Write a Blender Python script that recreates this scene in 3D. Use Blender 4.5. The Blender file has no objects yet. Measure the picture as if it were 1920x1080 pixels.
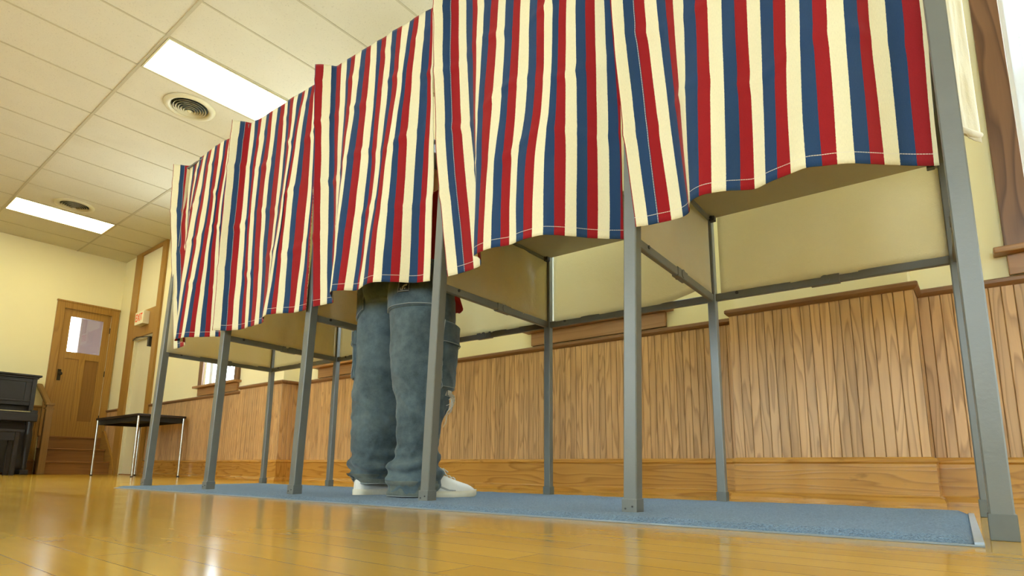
LAMP = 14.0; SKY = 18.0; EXPOSURE = 0.10
LIGHTS_BEHIND = [(0, -3), (8, -3)]
import bpy, bmesh, math, random
from mathutils import Vector, Matrix, noise as mnoise
random.seed(7)
S = bpy.context.scene
COL = S.collection
PI = math.pi

# ------------------------------------------------------------------ helpers
def sub(a, b): return (a[0]-b[0], a[1]-b[1], a[2]-b[2])

class MB:
    """collects shapes; build() links them as ONE mesh object"""
    def __init__(s): s.v = []; s.f = []; s.uv = []; s.sm = []
    def add(s, V, F, smooth=False, uv=None):
        n = len(s.v); s.v += [tuple(p) for p in V]
        for i, f in enumerate(F):
            s.f.append([n+k for k in f]); s.sm.append(smooth); s.uv.append(uv[i] if uv else None)
    def box(s, a, b, bev=0.0):
        x0, x1 = sorted((a[0], b[0])); y0, y1 = sorted((a[1], b[1])); z0, z1 = sorted((a[2], b[2]))
        if bev <= 0:
            V = [(x0,y0,z0),(x1,y0,z0),(x1,y1,z0),(x0,y1,z0),(x0,y0,z1),(x1,y0,z1),(x1,y1,z1),(x0,y1,z1)]
            F = [(0,3,2,1),(4,5,6,7),(0,1,5,4),(1,2,6,5),(2,3,7,6),(3,0,4,7)]
            s.add(V, F); return
        bm = bmesh.new()
        bmesh.ops.create_cube(bm, size=1.0)
        for v in bm.verts:
            v.co = Vector(((x0+x1)/2+v.co.x*(x1-x0), (y0+y1)/2+v.co.y*(y1-y0), (z0+z1)/2+v.co.z*(z1-z0)))
        bev = min(bev, .45*min(x1-x0, y1-y0, z1-z0))
        bmesh.ops.bevel(bm, geom=bm.edges[:], offset=bev, segments=2, affect='EDGES', profile=.6)
        s.frombm(bm)
    def frombm(s, bm, smooth=False):
        bm.verts.index_update()
        s.add([v.co[:] for v in bm.verts], [[v.index for v in f.verts] for f in bm.faces], smooth)
        bm.free()
    def rings(s, R, closed=True, cap=True, smooth=True, loop=True):
        """loft a list of rings (each a list of points)"""
        n = len(R[0]); V = [p for r in R for p in r]; F = []
        for i in range(len(R)-1):
            for j in range(n if loop else n-1):
                k = (j+1) % n
                F.append((i*n+j, i*n+k, (i+1)*n+k, (i+1)*n+j))
        s.add(V, F, smooth)
        if cap:
            s.add(R[0], [tuple(range(n))[::-1]]); s.add(R[-1], [tuple(range(n))])
    def tube(s, P, r, n=10, cap=True):
        P = [Vector(p) for p in P]; R = []
        up = Vector((0, 0, 1))
        for i, p in enumerate(P):
            d = (P[min(i+1, len(P)-1)]-P[max(i-1, 0)]).normalized()
            a = d.cross(up)
            if a.length < .01: a = d.cross(Vector((1, 0, 0)))
            a.normalize(); b = a.cross(d).normalized()
            rr = r[i] if isinstance(r, (list, tuple)) else r
            R.append([tuple(p+a*rr*math.cos(2*PI*k/n)+b*rr*math.sin(2*PI*k/n)) for k in range(n)])
        s.rings(R, cap=cap)
    def bar(s, p, q, w, h=None, bev=.0015):
        """rectangular bar from p to q, w wide (horizontal), h deep"""
        h = h or w; p = Vector(p); q = Vector(q); d = (q-p).normalized()
        a = d.cross(Vector((0, 0, 1)))
        if a.length < .05: a = Vector((1, 0, 0))
        a = (a-d*a.dot(d)).normalized(); b = a.cross(d).normalized()
        c = bev; pts = []
        for sx, sy in ((-1,-1),(1,-1),(1,1),(-1,1)):
            pts.append((sx, sy))
        prof = []
        W, H = w/2, h/2
        for (x, y) in ((-W+c,-H),(W-c,-H),(W,-H+c),(W,H-c),(W-c,H),(-W+c,H),(-W,H-c),(-W,-H+c)):
            prof.append((x, y))
        R = [[tuple(o+a*x+b*y) for x, y in prof] for o in (p, q)]
        s.rings(R, smooth=False)
    def lathe(s, prof, c, n=48, smooth=True):
        """prof: list of (r, z) about the vertical axis at c"""
        R = [[(c[0]+r*math.cos(2*PI*k/n), c[1]+r*math.sin(2*PI*k/n), c[2]+z) for k in range(n)] for r, z in prof]
        s.rings(R, cap=False, smooth=smooth)
    def prism(s, poly, axis, a, b):
        """poly: 2-D outline in the two other axes, extruded along axis from a to b"""
        def P(q, t):
            if axis == 0: return (t, q[0], q[1])
            if axis == 1: return (q[0], t, q[1])
            return (q[0], q[1], t)
        s.rings([[P(q, a) for q in poly], [P(q, b) for q in poly]], smooth=False)
    def build(s, name, mat, parent=None, off=(0, 0, 0), grain=2, smooth=None):
        me = bpy.data.meshes.new(name)
        me.from_pydata([sub(v, off) for v in s.v], [], s.f)
        me.materials.append(mat)
        uvl = me.uv_layers.new(name='UVMap')
        for p in me.polygons:
            i = p.index
            if smooth is None: p.use_smooth = s.sm[i]
            else: p.use_smooth = smooth
            if s.uv[i]:
                for k, li in enumerate(p.loop_indices): uvl.data[li].uv = s.uv[i][k]
            else:
                nx, ny, nz = (abs(c) for c in p.normal)
                dom = 0 if nx >= ny and nx >= nz else (1 if ny >= nz else 2)
                ax = [c for c in (0, 1, 2) if c != dom]
                if grain in ax: va = grain; ua = [c for c in ax if c != grain][0]
                else: ua, va = ax
                for li in p.loop_indices:
                    co = s.v[me.loops[li].vertex_index]
                    uvl.data[li].uv = (co[ua]+co[dom]*.37, co[va])
        bm = bmesh.new(); bm.from_mesh(me)
        bmesh.ops.recalc_face_normals(bm, faces=bm.faces)
        bm.to_mesh(me); bm.free()
        o = bpy.data.objects.new(name, me); COL.objects.link(o)
        if parent: o.parent = parent
        return o

def empty(name, loc=(0, 0, 0), rz=0):
    o = bpy.data.objects.new(name, None); COL.objects.link(o)
    o.location = loc; o.rotation_euler = (0, 0, rz); o.empty_display_size = .1
    return o
def tag(o, label, cat, group=None):
    o['label'] = label; o['category'] = cat
    if group: o['group'] = group
    return o
def thing(name, label, cat, loc=(0, 0, 0), rz=0, group=None):
    return tag(empty(name, loc, rz), label, cat, group)
def structure(o):
    o['kind'] = 'structure'; return o
def bake(o):
    """replace an object's mesh by its evaluated (modified) mesh"""
    dg = bpy.context.evaluated_depsgraph_get(); dg.update()
    me = bpy.data.meshes.new_from_object(o.evaluated_get(dg))
    o.modifiers.clear(); o.data = me
    return o

# ------------------------------------------------------------------ materials
class NT:
    def __init__(s, name):
        s.m = bpy.data.materials.new(name); s.m.use_nodes = True
        s.t = s.m.node_tree; s.t.nodes.clear()
        s.out = s.t.nodes.new('ShaderNodeOutputMaterial')
    def n(s, typ, **kw):
        nd = s.t.nodes.new(typ)
        for k, v in kw.items():
            if k.startswith('i_'): nd.inputs[k[2:].replace('_', ' ')].default_value = v
            else: setattr(nd, k, v)
        return nd
    def l(s, a, b): s.t.links.new(a, b)
    def math(s, op, a, b=None, c=None):
        nd = s.t.nodes.new('ShaderNodeMath'); nd.operation = op
        for i, x in enumerate((a, b, c)):
            if x is None: continue
            if isinstance(x, (int, float)): nd.inputs[i].default_value = x
            else: s.l(x, nd.inputs[i])
        return nd.outputs[0]
    def vec(s, x, y, z):
        nd = s.t.nodes.new('ShaderNodeCombineXYZ')
        for i, q in enumerate((x, y, z)):
            if isinstance(q, (int, float)): nd.inputs[i].default_value = q
            else: s.l(q, nd.inputs[i])
        return nd.outputs[0]
    def ramp(s, fac, stops, interp='LINEAR'):
        nd = s.t.nodes.new('ShaderNodeValToRGB'); cr = nd.color_ramp; cr.interpolation = interp
        while len(cr.elements) < len(stops): cr.elements.new(.5)
        for e, (p, c) in zip(cr.elements, stops):
            e.position = p; e.color = (*c, 1) if len(c) == 3 else c
        s.l(fac, nd.inputs[0]); return nd.outputs[0]
    def mix(s, fac, a, b, mode='MIX'):
        nd = s.t.nodes.new('ShaderNodeMix'); nd.data_type = 'RGBA'; nd.blend_type = mode
        for k, x in ((0, fac), (6, a), (7, b)):
            if isinstance(x, (int, float)): nd.inputs[k].default_value = x
            elif isinstance(x, tuple): nd.inputs[k].default_value = (*x, 1)
            else: s.l(x, nd.inputs[k])
        return nd.outputs[2]
    def noise(s, vec, scale, detail=3, rough=.5, dist=0):
        nd = s.t.nodes.new('ShaderNodeTexNoise')
        nd.inputs['Scale'].default_value = scale; nd.inputs['Detail'].default_value = detail
        nd.inputs['Roughness'].default_value = rough; nd.inputs['Distortion'].default_value = dist
        if vec is not None: s.l(vec, nd.inputs['Vector'])
        return nd.outputs['Fac']
    def uv(s):
        nd = s.t.nodes.new('ShaderNodeTexCoord'); sp = s.t.nodes.new('ShaderNodeSeparateXYZ')
        s.l(nd.outputs['UV'], sp.inputs[0]); return sp.outputs[0], sp.outputs[1]
    def obj(s):
        return s.t.nodes.new('ShaderNodeTexCoord').outputs['Object']
    def bump(s, h, strength=.3, dist=.01):
        nd = s.t.nodes.new('ShaderNodeBump')
        nd.inputs['Strength'].default_value = strength; nd.inputs['Distance'].default_value = dist
        s.l(h, nd.inputs['Height']); return nd.outputs[0]
    def bsdf(s, col, rough=.5, nrm=None, metal=0, spec=.5, link=True, **kw):
        nd = s.t.nodes.new('ShaderNodeBsdfPrincipled')
        for k, x in (('Base Color', col), ('Roughness', rough)):
            if isinstance(x, (int, float)): nd.inputs[k].default_value = x
            elif isinstance(x, tuple): nd.inputs[k].default_value = (*x, 1)
            else: s.l(x, nd.inputs[k])
        nd.inputs['Metallic'].default_value = metal
        nd.inputs['Specular IOR Level'].default_value = spec
        for k, v in kw.items(): nd.inputs[k.replace('_', ' ')].default_value = v
        if nrm is not None: s.l(nrm, nd.inputs['Normal'])
        if link: s.l(nd.outputs[0], s.out.inputs[0])
        return nd.outputs[0]

def rgb(r, g, b):
    f = lambda c: (c/255/12.92) if c/255 <= .04045 else ((c/255+.055)/1.055)**2.4
    return (f(r), f(g), f(b))

def mat_plain(name, col, rough=.5, var=.06, scale=8, metal=0, spec=.5, bump=.0, bscale=60):
    t = NT(name); o = t.obj()
    f = t.noise(o, scale, 4)
    c = t.mix(f, tuple(x*(1-var) for x in col), tuple(min(1, x*(1+var)) for x in col))
    nr = t.bump(t.noise(o, bscale, 3), bump, .004) if bump else None
    t.bsdf(c, rough, nr, metal, spec); return t.m

def mat_wood(name, light, dark, board=None, ring=5.0, across=9.0, along=1.1, rough=.4, contrast=1.0, var=.12, lin=10.0, coat=0.0, knots=False, fib=.25):
    t = NT(name); U, V = t.uv()
    if board:
        bid = t.math('FLOOR', t.math('DIVIDE', U, board))
        wn = t.n('ShaderNodeTexWhiteNoise', noise_dimensions='1D'); t.l(bid, wn.inputs['W']); rnd = wn.outputs['Value']
        lu = t.math('SUBTRACT', U, t.math('MULTIPLY', t.math('ADD', bid, .5), board))
        au = t.math('ABSOLUTE', t.math('ADD', lu, t.math('MULTIPLY', t.math('SUBTRACT', rnd, .5), board*.7)))
    else:
        rnd = t.math('ADD', t.math('MULTIPLY', U, 0.0), .37); au = U
    sd = t.math('MULTIPLY', rnd, 37.0)
    h = t.noise(t.vec(t.math('MULTIPLY', U, across), t.math('ADD', t.math('MULTIPLY', V, along), sd), sd), 1.0, 1.5, .4)
    hh = t.math('ADD', t.math('MULTIPLY', h, ring), t.math('MULTIPLY', au, lin))
    fr = t.math('FRACT', hh)
    g = t.ramp(fr, [(0, (0, 0, 0)), (.55, (.25, .25, .25)), (.86, (1, 1, 1)), (1, (0, 0, 0))])
    fi = t.noise(t.vec(t.math('MULTIPLY', U, 420), t.math('MULTIPLY', V, 7), sd), 1.0, 2)
    fac = t.math('ADD', t.math('MULTIPLY', g, contrast*.8), t.math('MULTIPLY', t.math('SUBTRACT', fi, .5), fib))
    fac = t.math('MINIMUM', t.math('MAXIMUM', fac, 0.0), 1.0)
    c = t.mix(fac, light, dark)
    br = t.math('ADD', t.math('MULTIPLY', rnd, 2*var), 1-var)
    c = t.mix(1.0, c, t.vec(br, br, br), 'MULTIPLY')
    if knots:
        k = t.noise(t.vec(t.math('MULTIPLY', U, 7), t.math('MULTIPLY', V, 3), .5), 1.0, 4, .7)
        c = t.mix(t.ramp(k, [(.62, (0, 0, 0)), (.75, (.8, .8, .8))]), c, tuple(x*.35 for x in dark))
    if board:
        ed = t.math('GREATER_THAN', t.math('ABSOLUTE', lu), board*.5-.0016)
        c = t.mix(t.math('MULTIPLY', ed, .5), c, tuple(x*.35 for x in dark))
    nr = t.bump(fac, .12, .002)
    nd = t.bsdf(c, rough, nr, 0, .45, Coat_Weight=coat, Coat_Roughness=.12)
    return t.m

M = {}
M['beadboard'] = mat_wood('beadboard_oak', (.565,.342,.150), (.28,.148,.052), board=.0435, ring=7.5, across=13, along=1.35, rough=.42, contrast=.85, var=.14, lin=20)
M['rail_wood'] = mat_wood('cap_rail_wood', (0.2295,0.1105,0.0425), (0.136,0.0595,0.02125), ring=4, across=20, along=.8, rough=.4, contrast=.6, var=0, lin=20)
M['base_wood'] = mat_wood('baseboard_pine', (.52,.265,.052), (.25,.10,.016), ring=7, across=14, along=1.3, rough=.22, contrast=.75, var=0, lin=25, coat=.6, knots=True)
M['golden'] = mat_wood('golden_oak', (0.3784,0.2024,0.0396), (0.192,0.084,0.0144), ring=6, across=9, along=.7, rough=.38, contrast=.6, var=0, lin=30)
M['golden_reflect'] = mat_wood('golden_oak_reflection', (0.255,0.1232,0.0238), (0.1615,0.0697,0.01275), ring=6, across=12, along=.8, rough=.4, contrast=.5, var=0, lin=30)  # darker oak for one door panel: a reflection put into the colour
M['stair'] = mat_wood('stair_oak', (.27,.115,.026), (.16,.06,.013), ring=5, across=12, along=.7, rough=.35, contrast=.6, var=0, lin=24)
M['walnut'] = mat_wood('window_casing_wood', (0.216,0.108,0.051), (0.078,0.033,0.0156), ring=5, across=7.5, along=1.2, rough=.35, contrast=1.0, var=0, lin=16)
M['sill'] = mat_wood('sill_wood', (0.368,0.188,0.068), (0.216,0.096,0.032), ring=5, across=14, along=.8, rough=.35, contrast=.55, var=0, lin=18)
M['post_wood'] = mat_wood('newel_wood', (.25,.135,.035), (.15,.075,.018), ring=4, across=14, along=.8, rough=.45, contrast=.5, var=0, lin=18)

# wall plaster
def mat_wall():
    t = NT('cream_plaster'); o = t.obj()
    f = t.noise(o, 1.3, 5, .6)
    c = t.mix(f, (.84,.785,.50), (.89,.835,.56))
    t.bsdf(c, .75, t.bump(t.noise(o, 90, 3), .12, .002), 0, .3); return t.m
M['wall'] = mat_wall()
def mat_ceiling():
    t = NT('ceiling_tile'); o = t.obj()
    f = t.noise(o, 2.1, 4, .6)
    c = t.mix(f, (.60,.56,.41), (.68,.64,.485))
    sp = t.noise(o, 75, 3, .75)
    c = t.mix(t.ramp(sp, [(.60, (0, 0, 0)), (.70, (.6, .6, .6))]), c, (.40,.36,.25))
    st = t.noise(o, .9, 3, .7)
    c = t.mix(t.ramp(st, [(.60, (0, 0, 0)), (.80, (.45, .45, .45))]), c, (.47,.42,.28))
    t.bsdf(c, .9, t.bump(sp, .35, .004), 0, .2); return t.m
M['ceiling'] = mat_ceiling()
M['grid'] = mat_plain('ceiling_grid_paint', (.47,.42,.27), .55, .05)
def mat_floor():
    t = NT('maple_floor'); U, V = t.uv(); U = t.math('ADD', U, 40.0); V = t.math('ADD', V, 60.0)      # U across the boards, V along
    b = t.n('ShaderNodeTexBrick', offset=.37, offset_frequency=2, squash=1.0)
    t.l(t.vec(V, U, 0.0), b.inputs['Vector'])
    b.inputs['Scale'].default_value = 1.0
    b.inputs['Brick Width'].default_value = 1.35; b.inputs['Row Height'].default_value = .083
    b.inputs['Mortar Size'].default_value = .0011; b.inputs['Mortar Smooth'].default_value = .3
    b.inputs['Bias'].default_value = .0
    b.inputs['Color1'].default_value = (.53,.295,.024,1); b.inputs['Color2'].default_value = (.66,.395,.040,1)
    b.inputs['Mortar'].default_value = (.20,.095,.018,1)
    g = t.noise(t.vec(t.math('MULTIPLY', U, 60), t.math('MULTIPLY', V, 2.0), 0.0), 1.0, 4, .6)
    c = t.mix(t.math('MULTIPLY', g, .42), b.outputs['Color'], (.36,.175,.03))
    bl = t.noise(t.vec(t.math('MULTIPLY', U, 1.2), t.math('MULTIPLY', V, .5), 3.0), 1.0, 4, .6)
    c = t.mix(t.ramp(bl, [(.45, (0, 0, 0)), (.75, (.35, .35, .35))]), c, (.74,.50,.14))
    r = t.math('ADD', t.math('MULTIPLY', t.noise(t.vec(t.math('MULTIPLY', U, 5), t.math('MULTIPLY', V, 2.5), 1.0), 1.0, 4, .65), .16), .07)
    hb = t.math('ADD', t.math('MULTIPLY', b.outputs['Fac'], -1.0), t.math('MULTIPLY', g, .12))
    wv = t.noise(t.vec(t.math('MULTIPLY', U, 12), t.math('MULTIPLY', V, 1.6), 0.0), 1.0, 2)
    n1 = t.bump(t.math('ADD', hb, t.math('MULTIPLY', wv, .8)), .10, .003)
    t.bsdf(c, r, n1, 0, .30); return t.m
M['floor'] = mat_floor()

def mat_stripes(name, shift):
    t = NT(name); U, V = t.uv()
    u = t.math('ADD', U, shift+300.0)
    # weave wobble of the stripe edges
    w = t.noise(t.vec(t.math('MULTIPLY', U, .4), t.math('MULTIPLY', V, 160), 0.0), 1.0, 2)
    u = t.math('ADD', u, t.math('MULTIPLY', t.math('SUBTRACT', w, .5), .045))
    x = t.math('FRACT', t.math('DIVIDE', u, 3.0))
    cream, blue, red = (.76,.70,.46), (.018,.050,.120), (.275,.009,.012)
    c = t.ramp(x, [(0, cream), (.3333, blue), (.6667, red)], 'CONSTANT')
    fa = t.noise(t.vec(t.math('MULTIPLY', U, 18), t.math('MULTIPLY', V, 500), 0.0), 1.0, 2)
    fb = t.noise(t.vec(t.math('MULTIPLY', U, 24), t.math('MULTIPLY', V, 90), 2.0), 1.0, 3)
    tex = t.math('ADD', t.math('MULTIPLY', fa, .18), t.math('ADD', t.math('MULTIPLY', fb, .22), .80))
    c = t.mix(1.0, c, t.vec(tex, tex, tex), 'MULTIPLY')
    # stitched hem and seam in white thread
    hem = t.math('LESS_THAN', t.math('ABSOLUTE', t.math('SUBTRACT', V, .031)), .0011)
    top = t.math('LESS_THAN', t.math('ABSOLUTE', t.math('SUBTRACT', V, 1.345)), .0011)
    seam = t.math('LESS_THAN', t.math('ABSOLUTE', t.math('SUBTRACT', U, 1.93 if shift == 0 else 22.02)), .022)
    dash = t.math('GREATER_THAN', t.math('FRACT', t.math('MULTIPLY', U, 6.0)), .14)
    dash2 = t.math('GREATER_THAN', t.math('FRACT', t.math('MULTIPLY', V, 110.0)), .14)
    st = t.math('MAXIMUM', t.math('MULTIPLY', t.math('MAXIMUM', hem, top), dash), t.math('MULTIPLY', seam, dash2))
    c = t.mix(t.math('MULTIPLY', st, .75), c, (.72,.66,.52))
    h = t.math('ADD', t.math('MULTIPLY', fa, .5), t.math('MULTIPLY', t.noise(t.vec(t.math('MULTIPLY', U, .9), t.math('MULTIPLY', V, 9), 4.0), 1.0, 3), 1.6))
    t.bsdf(c, .88, t.bump(h, .22, .004), 0, .15, Sheen_Weight=.12)
    return t.m
M['stripes'] = mat_stripes('striped_cotton', 0.0)
M['stripes_red'] = mat_stripes('striped_cotton_red_first', 2.0)

def mat_canvas():
    t = NT('beige_canvas'); o = t.obj()
    f = t.noise(o, 3.0, 5, .6)
    c = t.mix(f, (.84,.77,.53), (.88,.82,.60))
    h = t.math('ADD', t.noise(o, 6, 4, .6), t.math('MULTIPLY', t.noise(o, 260, 2), .15))
    nr = t.bump(h, .35, .02)
    a = t.bsdf(c, .62, nr, 0, .3, link=False)
    tr = t.n('ShaderNodeBsdfTranslucent'); t.l(c, tr.inputs[0]); t.l(nr, tr.inputs['Normal'])
    mx = t.n('ShaderNodeMixShader'); mx.inputs[0].default_value = .5
    t.l(a, mx.inputs[1]); t.l(tr.outputs[0], mx.inputs[2]); t.l(mx.outputs[0], t.out.inputs[0])
    return t.m
M['canvas'] = mat_canvas()
M['post'] = mat_plain('grey_enamel', (.150,.158,.143), .34, .10, 14, 0, .55, .10, 120)
M['post_cap'] = mat_plain('dark_plastic_foot', (.12,.13,.115), .5, .12, 30)
M['bolt'] = mat_plain('dark_bolt', (.03,.03,.028), .45, .1)
M['shelf'] = mat_plain('shelf_board', (.40,.345,.215), .6, .06, 5)
def mat_rug():
    t = NT('blue_carpet'); o = t.obj()
    f = t.noise(o, 210, 2, .8); g = t.noise(o, 60, 3, .7); b = t.noise(o, 4, 3)
    c = t.mix(t.ramp(f, [(.32, (0, 0, 0)), (.68, (1, 1, 1))]), (.028,.080,.155), (.215,.365,.56))
    c = t.mix(t.math('MULTIPLY', t.math('SUBTRACT', 1.0, g), .45), c, (.05,.085,.125))
    c = t.mix(t.math('MULTIPLY', b, .25), c, (.07,.11,.15))
    t.bsdf(c, .95, t.bump(t.math('ADD', f, g), .9, .006), 0, .1, Sheen_Weight=.25); return t.m
M['rug'] = mat_rug()
M['rug_trim'] = mat_plain('dark_vinyl_edge', (.20,.24,.27), .3, .08, 20)
M['rug_edge'] = mat_plain('grey_vinyl_border', (.42,.50,.60), .35, .08, 20)
M['white_paint'] = mat_plain('cream_white_paint', (.72,.67,.47), .45, .03, 4)
M['sash'] = mat_plain('white_window_sash', (.75,.78,.80), .4, .03, 4)
M['chrome'] = mat_plain('chrome_leg', (.55,.55,.50), .25, .05, 9, 1.0)
M['table_top'] = mat_plain('dark_table_top', (.028,.017,.012), .35, .15, 9)
M['table_under'] = mat_plain('black_table_apron', (.007,.007,.006), .6, .15, 9)
M['piano'] = mat_wood('dark_piano_wood', (.015,.011,.011), (.008,.006,.006), ring=5, across=10, along=.8, rough=.33, contrast=.6, var=0, lin=18)
M['ivory'] = mat_plain('ivory_keys', (.55,.46,.22), .3, .05, 30)
M['black'] = mat_plain('black_metal', (.010,.011,.010), .4, .1)
M['brass'] = mat_plain('dark_bronze', (.035,.027,.014), .4, .1, 9, .6)
M['sign_white'] = mat_plain('sign_housing', (.80,.76,.55), .4, .03)
M['vent'] = mat_plain('vent_cream_enamel', (.62,.57,.36), .45, .06, 12)
M['vent_dark'] = mat_plain('vent_throat', (.020,.030,.018), .7, .1)

def mat_emit(name, col, st):
    t = NT(name); e = t.n('ShaderNodeEmission'); e.inputs[0].default_value = (*col, 1); e.inputs[1].default_value = st
    t.l(e.outputs[0], t.out.inputs[0]); return t.m
M['lamp'] = mat_emit('fluorescent_diffuser', (1, .91, .53), LAMP)
M['sign_red'] = mat_emit('lit_exit_letters', (1, .10, .02), .75)
def mat_glass():
    t = NT('window_glass')
    a = t.n('ShaderNodeBsdfTransparent'); a.inputs[0].default_value = (.94, .97, .97, 1)
    g = t.n('ShaderNodeBsdfGlossy'); g.inputs['Roughness'].default_value = .03
    mx = t.n('ShaderNodeMixShader'); mx.inputs[0].default_value = .07
    t.l(a.outputs[0], mx.inputs[1]); t.l(g.outputs[0], mx.inputs[2]); t.l(mx.outputs[0], t.out.inputs[0]); return t.m
M['glass'] = mat_glass()
M['far_wall'] = mat_plain('corridor_wall', (.17,.105,.09), .8, .1, 2)
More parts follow.
